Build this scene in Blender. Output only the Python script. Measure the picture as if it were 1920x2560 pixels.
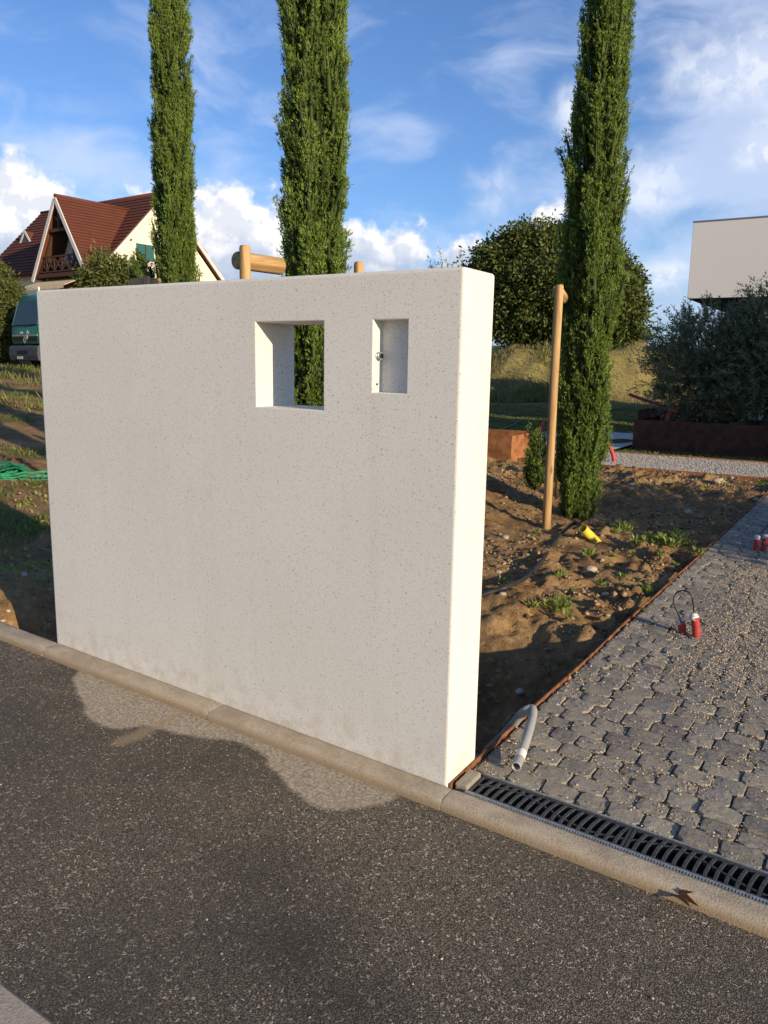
import bpy, bmesh, math, random
import numpy as np
from mathutils import Vector, Matrix

for o in list(bpy.data.objects):
    bpy.data.objects.remove(o)
scene = bpy.context.scene
COL = scene.collection
rnd = random.Random(7)
R = math.radians

# ---------------------------------------------------------------- camera
CAM = np.array([1.072, -2.124, 1.335]); YAW, PITCH, ROLL, FPX = 0.5601, -0.1819, -0.0175, 1987.8
PW, PH = 1920.0, 2560.0
_f = np.array([-math.sin(YAW)*math.cos(PITCH), math.cos(YAW)*math.cos(PITCH), math.sin(PITCH)])
_r = np.array([math.cos(YAW), math.sin(YAW), 0.0]); _d = np.cross(_f, _r)
_c, _s = math.cos(ROLL), math.sin(ROLL)
RIGHT, DOWN = _c*_r + _s*_d, -_s*_r + _c*_d
cam = bpy.data.cameras.new('camera'); camo = bpy.data.objects.new('camera', cam); COL.objects.link(camo)
cam.sensor_fit = 'VERTICAL'; cam.sensor_height = 36.0; cam.lens = FPX/PH*36.0
cam.clip_start = 0.02; cam.clip_end = 6000
_up = -DOWN
camo.matrix_world = Matrix(((RIGHT[0], _up[0], -_f[0], CAM[0]), (RIGHT[1], _up[1], -_f[1], CAM[1]),
                            (RIGHT[2], _up[2], -_f[2], CAM[2]), (0, 0, 0, 1)))
scene.camera = camo

def ray(x, y):
    return RIGHT*((x-PW/2)/FPX) + DOWN*((y-PH/2)/FPX) + _f
def onz(x, y, z=0.0):
    d = ray(x, y); return CAM + d*((z-CAM[2])/d[2])
def at(x, y, D):
    d = ray(x, y); return CAM + d*(D/math.hypot(d[0], d[1]))

# ---------------------------------------------------------------- light
SUN_EL, SUN_DIR2 = R(13.6), np.array([0.957, -0.290])
SUN_DIR2 = SUN_DIR2/np.linalg.norm(SUN_DIR2)
sun = bpy.data.lights.new('sun', 'SUN'); suno = bpy.data.objects.new('sun', sun); COL.objects.link(suno)
sun.energy = 4.1; sun.angle = R(0.53); sun.color = (1.0, 0.81, 0.56)
_sd = Vector((SUN_DIR2[0]*math.cos(SUN_EL), SUN_DIR2[1]*math.cos(SUN_EL), math.sin(SUN_EL)))
suno.rotation_euler = _sd.to_track_quat('Z', 'Y').to_euler()
suno.location = (8, -6, 9)

world = bpy.data.worlds.new('World'); scene.world = world; world.use_nodes = True
wt = world.node_tree; wt.nodes.clear()
def sock(t, s, v):
    if isinstance(v, bpy.types.NodeSocket): t.links.new(v, s)
    elif v is not None: s.default_value = v
def mth(t, op, a=None, b=None, c=None, clamp=False):
    n = t.nodes.new('ShaderNodeMath'); n.operation = op; n.use_clamp = clamp
    for i, v in enumerate((a, b, c)): sock(t, n.inputs[i], v)
    return n.outputs[0]
def vmth(t, op, a=None, b=None, out=0):
    n = t.nodes.new('ShaderNodeVectorMath'); n.operation = op
    sock(t, n.inputs[0], a); sock(t, n.inputs[1], b)
    return n.outputs[out]
def smooth(t, v, lo, hi, a=0.0, b=1.0):
    n = t.nodes.new('ShaderNodeMapRange'); n.interpolation_type = 'SMOOTHSTEP'
    for k, q in (('Value', v), ('From Min', lo), ('From Max', hi), ('To Min', a), ('To Max', b)): sock(t, n.inputs[k], q)
    return n.outputs[0]
def noise(t, vec, scale, detail=4.0, rough=0.5, dist=0.0, out='Fac'):
    n = t.nodes.new('ShaderNodeTexNoise')
    sock(t, n.inputs['Vector'], vec)
    n.inputs['Scale'].default_value = scale; n.inputs['Detail'].default_value = detail
    n.inputs['Roughness'].default_value = rough; n.inputs['Distortion'].default_value = dist
    return n.outputs[out]
def mix(t, fac, a, b, mode='MIX'):
    n = t.nodes.new('ShaderNodeMix'); n.data_type = 'RGBA'; n.blend_type = mode
    sock(t, n.inputs[0], fac); sock(t, n.inputs[6], a); sock(t, n.inputs[7], b)
    return n.outputs[2]
def comb(t, x, y, z=0.0):
    n = t.nodes.new('ShaderNodeCombineXYZ')
    for i, v in enumerate((x, y, z)): sock(t, n.inputs[i], v)
    return n.outputs[0]

SKY_STRENGTH = 0.101
sky = wt.nodes.new('ShaderNodeTexSky'); sky.sky_type = 'NISHITA'; sky.sun_disc = False
sky.sun_elevation = SUN_EL; sky.sun_rotation = math.atan2(SUN_DIR2[0], SUN_DIR2[1])
sky.air_density = 1.0; sky.dust_density = 0.3; sky.ozone_density = 2.5; sky.altitude = 200
tc = wt.nodes.new('ShaderNodeTexCoord')
sep = wt.nodes.new('ShaderNodeSeparateXYZ'); wt.links.new(tc.outputs['Generated'], sep.inputs[0])
az = mth(wt, 'ARCTAN2', sep.outputs[0], sep.outputs[1])
el = mth(wt, 'ARCSINE', sep.outputs[2])
AE = comb(wt, az, el, 0.0)
def azel(px, py):
    d = ray(px, py); return math.atan2(d[0], d[1]), math.asin(d[2]/np.linalg.norm(d))
def blobs(lst, vec):
    acc = None
    for (px, py, rx, ry, k) in lst:
        a, e = azel(px, py)
        q = vmth(wt, 'SUBTRACT', vec, (a, e, 0)); q = vmth(wt, 'MULTIPLY', q, (FPX/rx, FPX/ry, 0))
        ln = vmth(wt, 'LENGTH', q, out=1)
        v = mth(wt, 'MULTIPLY', mth(wt, 'SUBTRACT', 1.0, ln), k)
        acc = v if acc is None else mth(wt, 'MAXIMUM', acc, v)
    return acc
# billowing cumulus low over the land
nz = noise(wt, AE, 24.0, 7.0, 0.55, 0.2)
nz2 = noise(wt, vmth(wt, 'ADD', AE, (0.006, 0.012, 0.0)), 24.0, 7.0, 0.55, 0.2)
cum = [(30, 560, 170, 150, 1.0), (560, 610, 250, 150, 1.0), (930, 660, 170, 110, .8), (1140, 650, 60, 70, .6),
       (1345, 545, 60, 45, .5), (-400, 600, 320, 150, 1.0), (2600, 560, 400, 170, 1.0), (-1500, 650, 500, 120, 1.0)]
B1 = blobs(cum, AE)
dens = mth(wt, 'ADD', B1, mth(wt, 'MULTIPLY', mth(wt, 'SUBTRACT', nz, 0.5), 1.7))
cmask = mth(wt, 'MULTIPLY', smooth(wt, dens, 0.02, 0.42), .92)
relief = smooth(wt, mth(wt, 'SUBTRACT', nz2, nz), -0.07, 0.07, 1.0, 0.0)
elw = mth(wt, 'ADD', el, mth(wt, 'MULTIPLY', mth(wt, 'SUBTRACT', nz, .5), 0.08))
lowshade = smooth(wt, elw, azel(560, 690)[1], azel(560, 570)[1])
ccol = mix(wt, mth(wt, 'MULTIPLY', lowshade, mth(wt, 'ADD', mth(wt, 'MULTIPLY', relief, .45), .55)), (3.3, 3.9, 5.1, 1), (8.0, 7.7, 7.4, 1))
# soft veils and streaks
warp = noise(wt, AE, 5.0, 3.0, .5, 0.0, 'Color')
WV = vmth(wt, 'ADD', vmth(wt, 'MULTIPLY', AE, (1.0, 2.3, 1.0)), vmth(wt, 'MULTIPLY', warp, (.22, .22, .22)))
cir = noise(wt, WV, 6.5, 8.0, 0.55, 0.25)
B2 = blobs([(200, 400, 420, 110, .42), (80, 230, 360, 120, .2), (520, 250, 330, 220, .22), (980, 330, 260, 60, .2), (1250, 130, 200, 120, .1), (1880, 380, 420, 420, .85), (1800, 620, 300, 160, .6), (1330, 560, 260, 200, .35), (900, 620, 500, 130, .3), (1500, 300, 300, 240, .05), (700, 80, 300, 120, .1)], AE)
B2 = mth(wt, 'MAXIMUM', B2, -0.06)
smask = mth(wt, 'MULTIPLY', smooth(wt, mth(wt, 'ADD', cir, mth(wt, 'MULTIPLY', B2, .55)), 0.48, 0.86), 0.62)
skyc = mix(wt, 1.0, sky.outputs[0], (0.70, 0.86, 1.16, 1), 'MULTIPLY')
c1 = mix(wt, smask, skyc, (5.0, 5.7, 7.2, 1))
hz = smooth(wt, el, R(0.0), R(9.0), 0.55, 0.0)
c1 = mix(wt, hz, c1, (2.6, 3.5, 5.3, 1))
c2 = mix(wt, cmask, c1, ccol)
B3 = blobs([(1600, 470, 150, 130, .9), (1900, 370, 110, 80, .9), (1690, 690, 130, 60, .8), (1425, 265, 75, 90, .9), (1850, 160, 330, 130, .95), (1350, 640, 220, 140, .8), (2250, 300, 300, 200, .9), (1240, 490, 120, 110, .6)], AE)
n3 = noise(wt, AE, 13.0, 6.0, .5, .3)
m3 = mth(wt, 'MULTIPLY', smooth(wt, mth(wt, 'ADD', B3, mth(wt, 'MULTIPLY', mth(wt, 'SUBTRACT', n3, .5), 1.5)), .05, .95), .72)
c2 = mix(wt, m3, c2, mix(wt, relief, (4.9, 5.5, 6.8, 1), (7.0, 7.2, 7.7, 1)))
bg = wt.nodes.new('ShaderNodeBackground'); bg.inputs['Strength'].default_value = SKY_STRENGTH
wo = wt.nodes.new('ShaderNodeOutputWorld')
wt.links.new(c2, bg.inputs[0]); wt.links.new(bg.outputs[0], wo.inputs[0])

vs = scene.view_settings
vs.view_transform = 'Standard'; vs.look = 'None'; vs.gamma = 1.0; vs.use_curve_mapping = False
vs.exposure = 0.55

# ---------------------------------------------------------------- materials
def mat(name):
    m = bpy.data.materials.new(name); m.use_nodes = True
    t = m.node_tree; b = t.nodes['Principled BSDF']; b.inputs['Specular IOR Level'].default_value = 0.3
    return m, t, b
def bump(t, b, h, strength=0.5, dist=0.01):
    n = t.nodes.new('ShaderNodeBump'); n.inputs['Strength'].default_value = strength; n.inputs['Distance'].default_value = dist
    t.links.new(h, n.inputs['Height']); t.links.new(n.outputs[0], b.inputs['Normal'])
def coords(t, kind='Object'):
    return t.nodes.new('ShaderNodeTexCoord').outputs[kind]
def geo(t, k='Position'):
    return t.nodes.new('ShaderNodeNewGeometry').outputs[k]
def attr(t, name):
    n = t.nodes.new('ShaderNodeAttribute'); n.attribute_name = name; return n.outputs['Fac']
def voro(t, vec, scale, feature='F1', out='Distance', rand=1.0):
    n = t.nodes.new('ShaderNodeTexVoronoi'); n.feature = feature
    sock(t, n.inputs['Vector'], vec); n.inputs['Scale'].default_value = scale; n.inputs['Randomness'].default_value = rand
    return n.outputs[out]
def sepx(t, v, i=0):
    n = t.nodes.new('ShaderNodeSeparateXYZ'); sock(t, n.inputs[0], v); return n.outputs[i]
def simple(name, col, rough=0.7, var=0.25, scale=30.0, bmp=0.2, bdist=0.004, metal=0.0, spec=None):
    m, t, b = mat(name); P = geo(t)
    n1 = noise(t, P, scale, 6.0, .6)
    f = smooth(t, n1, .3, .7)
    lo = tuple(c*(1-var) for c in col)+(1,); hi = tuple(min(1, c*(1+var)) for c in col)+(1,)
    t.links.new(mix(t, f, lo, hi), b.inputs['Base Color'])
    b.inputs['Roughness'].default_value = rough; b.inputs['Metallic'].default_value = metal
    if spec is not None: b.inputs['Specular IOR Level'].default_value = spec
    if bmp: bump(t, b, n1, bmp, bdist)
    return m
M = {}
def m_wall():
    m, t, b = mat('cast_stone'); P = coords(t)
    big = noise(t, P, 1.6, 4.0, .55)
    base = mix(t, smooth(t, big, .3, .7), (.745, .715, .635, 1), (.80, .778, .705, 1))
    fine = noise(t, P, 260.0, 3.0, .6)
    base = mix(t, smooth(t, fine, .35, .75), base, (.69, .66, .585, 1))
    strk = noise(t, vmth(t, 'MULTIPLY', P, (9, 9, .7)), 1.0, 4.0, .6)
    base = mix(t, mth(t, 'MULTIPLY', smooth(t, strk, .52, .75), .16), base, (.55, .525, .46, 1))
    PW_ = vmth(t, 'ADD', P, vmth(t, 'MULTIPLY', noise(t, P, 120.0, 2.0, .5, 0, 'Color'), (.012, .012, .012)))
    for sc, rad, pick, col in ((52.0, .15, .45, (.33, .30, .25, 1)), (105.0, .24, .5, (.40, .365, .31, 1)), (170.0, .3, .5, (.43, .395, .335, 1)), (26.0, .085, .35, (.29, .26, .22, 1))):
        dd = voro(t, PW_, sc); cc = sepx(t, voro(t, PW_, sc, 'F1', 'Color'))
        k = mth(t, 'MULTIPLY', smooth(t, dd, rad*.7, rad, 1.0, 0.0), mth(t, 'LESS_THAN', cc, pick))
        base = mix(t, mth(t, 'MULTIPLY', k, .75), base, col)
    # few pin holes
    dd = voro(t, P, 6.0); k = smooth(t, dd, .016, .022, 1.0, 0.0)
    base = mix(t, mth(t, 'MULTIPLY', k, .9), base, (.06, .055, .05, 1))
    # splash of road dust along the foot
    zz = sepx(t, P, 2)
    dust = mth(t, 'MULTIPLY', smooth(t, mth(t, 'ADD', zz, mth(t, 'MULTIPLY', sepx(t, P, 0), .0385)), .0, .22, .5, 0.0), smooth(t, noise(t, P, 14.0, 5.0, .65), .4, .7))
    base = mix(t, dust, base, (.50, .42, .30, 1))
    t.links.new(base, b.inputs['Base Color']); b.inputs['Roughness'].default_value = .8
    bump(t, b, mth(t, 'ADD', fine, mth(t, 'MULTIPLY', noise(t, P, 18.0, 4.0), .6)), .12, .003)
    return m
M['wall'] = m_wall()
def m_asphalt():
    m, t, b = mat('asphalt'); P = geo(t)
    PWp = vmth(t, 'ADD', P, vmth(t, 'MULTIPLY', noise(t, P, 60.0, 2.0, .5, 0, 'Color'), (.01, .01, .01)))
    d = voro(t, PWp, 230.0); c = sepx(t, voro(t, PWp, 230.0, 'F1', 'Color'))
    c2_ = sepx(t, voro(t, PWp, 150.0, 'F1', 'Color'), 1)
    stone = mix(t, c, (.108, .096, .074, 1), (.245, .215, .163, 1))
    stone = mix(t, smooth(t, c2_, .86, .95), stone, (.50, .45, .36, 1))
    dark = noise(t, P, .9, 3.0, .6)
    tone = mix(t, smooth(t, dark, .32, .7), (.66, .64, .62, 1), (1.3, 1.22, 1.08, 1))
    tone = mix(t, smooth(t, noise(t, P, 5.5, 5.0, .7), .5, .72, 0, .6), tone, (1.35, 1.24, 1.05, 1))
    stone = mix(t, 1.0, stone, tone, 'MULTIPLY')
    stone = mix(t, smooth(t, d, .42, .62), stone, (.06, .052, .04, 1))
    wet = attr(t, 'oil'); stone = mix(t, mth(t, 'MULTIPLY', wet, .8), stone, (.03, .028, .026, 1))
    st = attr(t, 'stain')
    # dried cement slurry: colour of its own, pores stay
    n1 = noise(t, P, 90.0, 5.0, .65)
    sand = mix(t, smooth(t, n1, .35, .68), (.30, .245, .175, 1), (.58, .495, .375, 1))
    k = smooth(t, mth(t, 'ADD', st, mth(t, 'MULTIPLY', mth(t, 'SUBTRACT', noise(t, P, 38.0, 6.0, .75), .5), 1.1)), .22, .78)
    k = mth(t, 'MULTIPLY', k, mth(t, 'SUBTRACT', .95, mth(t, 'MULTIPLY', smooth(t, c, .62, .85), .35)))
    col = mix(t, k, stone, sand)
    sa = attr(t, 'sand'); col = mix(t, mth(t, 'MULTIPLY', smooth(t, mth(t, 'ADD', sa, mth(t, 'MULTIPLY', mth(t, 'SUBTRACT', n1, .5), .9)), .35, .9), .6), col, (.36, .27, .155, 1))
    t.links.new(col, b.inputs['Base Color'])
    b.inputs['Roughness'].default_value = .82
    h = mth(t, 'ADD', mth(t, 'SUBTRACT', 1.0, smooth(t, d, .0, .65)), mth(t, 'MULTIPLY', c, .9))
    bump(t, b, h, .5, .0026)
    return m
M['asphalt'] = m_asphalt()
M['kerb'] = None
def m_concrete(name, lo, hi, brown=None):
    m, t, b = mat(name); P = geo(t)
    n1 = noise(t, P, 9.0, 6.0, .65); n2 = noise(t, P, 170.0, 3.0, .6)
    base = mix(t, smooth(t, n1, .3, .7), lo+(1,), hi+(1,))
    base = mix(t, smooth(t, n2, .45, .8), base, tuple(c*.62 for c in lo)+(1,))
    if brown:
        k = attr(t, 'dirt')
        base = mix(t, mth(t, 'MULTIPLY', smooth(t, mth(t, 'ADD', k, mth(t, 'MULTIPLY', mth(t, 'SUBTRACT', n1, .5), 1.0)), .3, 1.1), .8), base, brown+(1,))
    t.links.new(base, b.inputs['Base Color']); b.inputs['Roughness'].default_value = .88
    bump(t, b, mth(t, 'ADD', n2, mth(t, 'MULTIPLY', n1, .7)), .5, .004)
    return m
M['kerb'] = m_concrete('kerb_concrete', (.37, .30, .21), (.52, .44, .32), (.27, .18, .085))
M['concrete'] = m_concrete('grey_concrete', (.30, .29, .27), (.42, .41, .38))
M['strip'] = m_concrete('strip_concrete', (.40, .34, .265), (.52, .45, .36))
def m_cobble():
    m, t, b = mat('cobble_stone'); P = geo(t)
    rnd_ = t.nodes.new('ShaderNodeObjectInfo').outputs['Random']
    isl = geo(t, 'Random Per Island')
    r_ = mth(t, 'FRACT', mth(t, 'ADD', rnd_, mth(t, 'MULTIPLY', isl, 7.3)))
    base = mix(t, r_, (.205, .184, .145, 1), (.33, .296, .232, 1))
    base = mix(t, smooth(t, mth(t, 'FRACT', mth(t, 'MULTIPLY', r_, 5.7)), .8, .95), base, (.19, .165, .14, 1))
    n1 = noise(t, P, 38.0, 7.0, .7); n2 = noise(t, P, 230.0, 4.0, .65)
    base = mix(t, smooth(t, n1, .48, .72), base, (.36, .33, .265, 1))
    base = mix(t, smooth(t, n2, .56, .72), base, (.48, .44, .355, 1))
    base = mix(t, smooth(t, noise(t, P, 120.0, 4.0, .6), .55, .75), base, (.11, .103, .093, 1))
    t.links.new(base, b.inputs['Base Color']); b.inputs['Roughness'].default_value = .72
    bump(t, b, mth(t, 'ADD', n1, mth(t, 'MULTIPLY', n2, .4)), .8, .006)
    return m
M['cobble'] = m_cobble()
def m_pebble(name, cols, rough=.8):
    m, t, b = mat(name); r_ = geo(t, 'Random Per Island')
    ramp = t.nodes.new('ShaderNodeValToRGB'); e = ramp.color_ramp.elements
    for i, c in enumerate(cols):
        x = i/(len(cols)-1)
        q = e[0] if i == 0 else (e[1] if i == len(cols)-1 else e.new(x))
        q.position = x; q.color = c+(1,)
    t.links.new(r_, ramp.inputs[0]); t.links.new(ramp.outputs[0], b.inputs['Base Color']); b.inputs['Roughness'].default_value = rough
    return m
M['gravel'] = m_pebble('gravel', [(.34, .27, .19), (.62, .54, .40), (.50, .42, .31), (.74, .68, .57), (.24, .20, .16), (.55, .44, .30)])
M['stone'] = simple('pale_stone', (.44, .38, .30), .85, .3, 40, .5, .006)
def m_bed():
    m, t, b = mat('joint_grit'); P = geo(t)
    c = sepx(t, voro(t, P, 170.0, 'F1', 'Color')); d = voro(t, P, 170.0)
    col = mix(t, c, (.09, .075, .055, 1), (.30, .24, .165, 1))
    col = mix(t, smooth(t, noise(t, P, 7.0, 4.0), .4, .62), mix(t, .6, col, (.03, .027, .023, 1)), col)
    t.links.new(col, b.inputs['Base Color']); b.inputs['Roughness'].default_value = .95
    bump(t, b, d, .8, -.004); return m
M['bed'] = m_bed()
def m_soil():
    m, t, b = mat('bare_soil'); P = geo(t)
    n1 = noise(t, P, 2.2, 6.0, .62); n2 = noise(t, P, 26.0, 7.0, .7); n3 = noise(t, P, 120.0, 4.0, .7)
    col = mix(t, smooth(t, n1, .35, .65), (.21, .12, .052, 1), (.35, .222, .105, 1))
    col = mix(t, smooth(t, n2, .5, .72), col, (.47, .325, .165, 1))
    col = mix(t, smooth(t, n2, .28, .45, .8, 0.0), col, (.085, .053, .028, 1))
    col = mix(t, smooth(t, n3, .6, .75, 0, .6), col, (.42, .31, .18, 1))
    mo = attr(t, 'moss'); nm = noise(t, P, 9.0, 6.0, .7)
    col = mix(t, mth(t, 'MULTIPLY', smooth(t, mth(t, 'ADD', mo, mth(t, 'MULTIPLY', mth(t, 'SUBTRACT', nm, .5), 1.2)), .4, .8), .8), col, (.12, .125, .035, 1))
    gr = attr(t, 'straw')
    dry = mix(t, smooth(t, nm, .35, .65), (.17, .165, .05, 1), (.36, .275, .115, 1))
    col = mix(t, mth(t, 'MULTIPLY', smooth(t, mth(t, 'ADD', gr, mth(t, 'MULTIPLY', mth(t, 'SUBTRACT', n1, .5), .8)), .3, .7), .9), col, dry)
    far = attr(t, 'field'); fcol = mix(t, smooth(t, noise(t, P, 2.0, 6.0, .7), .35, .65), (.06, .075, .02, 1), (.15, .14, .05, 1))
    col = mix(t, far, col, fcol)
    t.links.new(col, b.inputs['Base Color']); b.inputs['Roughness'].default_value = .95; b.inputs['Specular IOR Level'].default_value = .1
    bump(t, b, mth(t, 'ADD', n2, mth(t, 'MULTIPLY', n3, .5)), .9, .02)
    return m
M['soil'] = m_soil()
M['clod'] = m_pebble('soil_clods', [(.12, .068, .030), (.26, .158, .074), (.18, .108, .05), (.33, .21, .10), (.40, .29, .17)], .95)
M['path'] = None
def m_path():
    m, t, b = mat('gravel_path'); P = geo(t)
    c = sepx(t, voro(t, P, 60.0, 'F1', 'Color')); n1 = noise(t, P, 45.0, 5.0, .75)
    col = mix(t, c, (.50, .47, .42, 1), (.74, .70, .63, 1)); col = mix(t, smooth(t, n1, .52, .7), col, (.36, .335, .29, 1))
    t.links.new(col, b.inputs['Base Color']); b.inputs['Roughness'].default_value = .95
    bump(t, b, n1, .5, .006); return m
M['path'] = m_path()
def m_corten():
    m, t, b = mat('weathered_steel'); P = geo(t)
    n1 = noise(t, P, 7.0, 7.0, .65); n2 = noise(t, P, 90.0, 4.0, .6)
    col = mix(t, smooth(t, n1, .3, .7), (.20, .075, .028, 1), (.40, .175, .062, 1)); col = mix(t, smooth(t, n2, .5, .75), col, (.12, .05, .025, 1))
    t.links.new(col, b.inputs['Base Color']); b.inputs['Roughness'].default_value = .85; bump(t, b, n2, .4, .003); return m
M['corten'] = m_corten()
def m_wood():
    m, t, b = mat('round_timber'); P = coords(t)
    g = noise(t, vmth(t, 'MULTIPLY', P, (22, 22, 1.4)), 1.0, 6.0, .65, .4)
    col = mix(t, smooth(t, g, .3, .68), (.26, .14, .05, 1), (.58, .38, .17, 1))
    kn = voro(t, vmth(t, 'MULTIPLY', P, (8, 8, 2.2)), 1.0); col = mix(t, smooth(t, kn, .05, .12, .85, 0.0), col, (.16, .075, .03, 1))
    crk = noise(t, vmth(t, 'MULTIPLY', P, (60, 60, 1.0)), 1.0, 3.0, .5); col = mix(t, smooth(t, crk, .64, .7, 0, .75), col, (.14, .075, .03, 1))
    t.links.new(col, b.inputs['Base Color']); b.inputs['Roughness'].default_value = .7; bump(t, b, g, .4, .004); return m
M['wood'] = m_wood()
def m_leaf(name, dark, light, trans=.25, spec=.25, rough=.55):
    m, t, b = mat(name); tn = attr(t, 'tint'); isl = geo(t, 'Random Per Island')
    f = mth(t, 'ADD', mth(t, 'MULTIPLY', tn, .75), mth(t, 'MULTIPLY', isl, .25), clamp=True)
    col = mix(t, f, dark+(1,), light+(1,))
    t.links.new(col, b.inputs['Base Color']); b.inputs['Roughness'].default_value = rough; b.inputs['Specular IOR Level'].default_value = spec
    tr = t.nodes.new('ShaderNodeBsdfTranslucent'); t.links.new(mix(t, 1.0, col, (1.0, 1.1, .6, 1), 'MULTIPLY'), tr.inputs[0])
    ms = t.nodes.new('ShaderNodeMixShader'); ms.inputs[0].default_value = trans
    t.links.new(b.outputs[0], ms.inputs[1]); t.links.new(tr.outputs[0], ms.inputs[2])
    t.links.new(ms.outputs[0], t.nodes['Material Output'].inputs[0]); return m
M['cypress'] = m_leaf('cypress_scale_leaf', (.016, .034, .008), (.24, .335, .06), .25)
M['walnut'] = m_leaf('broad_leaf', (.028, .046, .012), (.135, .165, .042), .22)
M['olive'] = m_leaf('olive_leaf', (.055, .078, .034), (.24, .26, .14), .15, .35, .45)
M['bush'] = m_leaf('bush_leaf', (.055, .075, .018), (.16, .18, .05), .25)
M['weed'] = m_leaf('weed_leaf', (.12, .17, .035), (.30, .36, .085), .3)
M['grass'] = m_leaf('grass_blade', (.08, .11, .025), (.26, .25, .08), .3)
M['straw'] = m_leaf('dry_grass', (.16, .14, .05), (.42, .32, .14), .25)
M['core'] = simple('inner_twigs', (.022, .028, .010), .95, .5, 40, .0, .02, 0, .05)
M['bark'] = simple('bark', (.13, .085, .05), .9, .35, 30, .6, .01)
M['steel'] = simple('galvanised_steel', (.42, .45, .47), .45, .2, 60, .1, .001, .6)
M['iron'] = simple('cast_iron', (.045, .048, .052), .5, .35, 80, .35, .002, .3)
M['ironw'] = simple('worn_iron', (.062, .064, .062), .6, .5, 140, .35, .002, .2)
M['black'] = simple('dark_void', (.01, .01, .01), .9, .2, 10, 0)
M['greypvc'] = simple('grey_pvc', (.33, .33, .31), .4, .08, 20, .05, .001)
M['tape'] = simple('pale_tape', (.68, .68, .66), .6, .15, 90, .1, .001)
M['red'] = simple('red_plastic', (.42, .05, .045), .5, .15, 60, .05, .001)
M['redpipe'] = simple('red_conduit', (.50, .05, .065), .5, .12, 20, .05, .001)
M['yellow'] = simple('yellow_plastic', (.75, .56, .06), .45, .1, 20, .05, .001)
M['blackpipe'] = simple('black_polythene', (.03, .03, .032), .5, .3, 40, .1, .002)
M['cable'] = simple('black_cable', (.02, .02, .02), .45, .2, 40, 0)
M['render'] = simple('pale_render', (.74, .70, .64), .9, .05, 120, .25, .004)
M['coping'] = simple('grey_coping', (.25, .25, .26), .5, .1, 10, 0, .001, .4)
M['soffit'] = simple('dark_soffit', (.05, .05, .052), .8, .1, 10, 0)
M['darkwall'] = simple('dark_panel', (.04, .042, .046), .6, .2, 5, 0)
M['cream'] = simple('cream_render', (.74, .70, .56), .9, .06, 8, .2, .004)
M['whitewood'] = simple('white_timber', (.62, .60, .56), .6, .12, 15, .1, .003)
M['brownwood'] = simple('brown_timber', (.075, .035, .02), .7, .3, 15, .2, .003)
M['shutter'] = simple('teal_shutter', (.03, .11, .11), .5, .15, 15, .1, .003)
def m_tiles():
    m, t, b = mat('roof_tile'); P = geo(t); r_ = geo(t, 'Random Per Island')
    n1 = noise(t, P, 1.5, 5.0, .6)
    col = mix(t, mth(t, 'ADD', mth(t, 'MULTIPLY', r_, .4), mth(t, 'MULTIPLY', n1, .6)), (.085, .027, .016, 1), (.16, .052, .03, 1))
    t.links.new(col, b.inputs['Base Color']); b.inputs['Roughness'].default_value = .8; return m
M['tile'] = m_tiles()
M['awning'] = simple('beige_canvas', (.62, .50, .31), .9, .1, 6, .1, .003)
def m_glass(name, col, rough=.05):
    m, t, b = mat(name); b.inputs['Base Color'].default_value = col+(1,); b.inputs['Roughness'].default_value = rough
    b.inputs['Specular IOR Level'].default_value = .35; return m
M['glass'] = m_glass('window_glass', (.03, .045, .05))
M['screen'] = m_glass('windscreen_glass', (.03, .055, .05), .12); M['screen'].node_tree.nodes['Principled BSDF'].inputs['Specular IOR Level'].default_value = .12
M['truck'] = simple('green_paint', (.006, .12, .055), .35, .12, 6, .03, .002, 0, .5)
M['truckl'] = simple('pale_green_trim', (.22, .30, .22), .5, .1, 6, 0)
M['bumper'] = simple('grey_bumper', (.06, .063, .07), .6, .25, 8, .1, .003)
M['rubber'] = simple('rubber', (.02, .02, .02), .85, .2, 30, .2, .003)
M['orange'] = m_glass('amber_beacon', (.75, .20, .03), .3)
M['white'] = simple('white_plastic', (.75, .75, .73), .5, .06, 20, .1, .003)
M['plate'] = simple('number_plate', (.62, .58, .42), .5, .08, 20, 0)
M['net'] = simple('green_net', (.02, .22, .10), .6, .2, 20, 0)
M['dryleaf'] = simple('dry_leaf', (.30, .15, .05), .7, .35, 60, .3, .002)
def m_trunkgreen():
    return simple('far_foliage', (.03, .045, .022), .95, .4, .6, 0)
M['farwood'] = m_trunkgreen()

# ---------------------------------------------------------------- helpers
def tag(o, label=None, cat=None, group=None, kind=None):
    if label: o['label'] = label
    if cat: o['category'] = cat
    if group: o['group'] = group
    if kind: o['kind'] = kind
    return o
def empty(name, loc=(0, 0, 0), rz=0.0, **kw):
    o = bpy.data.objects.new(name, None); COL.objects.link(o); o.location = loc; o.rotation_euler = (0, 0, rz)
    o.empty_display_size = .1
    return tag(o, **kw)
def link(name, me, parent=None, smooth_=False, **kw):
    o = bpy.data.objects.new(name, me); COL.objects.link(o)
    if parent: o.parent = parent
    if smooth_:
        me.polygons.foreach_set('use_smooth', [True]*len(me.polygons))
    return tag(o, **kw)
def np_mesh(name, V, F, m, attrs=None):
    """V (n,3), F (k,4) or (k,3) arrays"""
    me = bpy.data.meshes.new(name); V = np.asarray(V, dtype=np.float32); F = np.asarray(F, dtype=np.int32)
    k, w = F.shape
    me.vertices.add(len(V)); me.vertices.foreach_set('co', V.ravel())
    me.loops.add(k*w); me.loops.foreach_set('vertex_index', F.ravel())
    me.polygons.add(k); me.polygons.foreach_set('loop_start', np.arange(0, k*w, w, dtype=np.int32))
    me.update(calc_edges=True)
    for a, v in (attrs or {}).items():
        q = me.attributes.new(a, 'FLOAT', 'POINT'); q.data.foreach_set('value', np.asarray(v, dtype=np.float32))
    me.materials.append(m); return me
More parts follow.
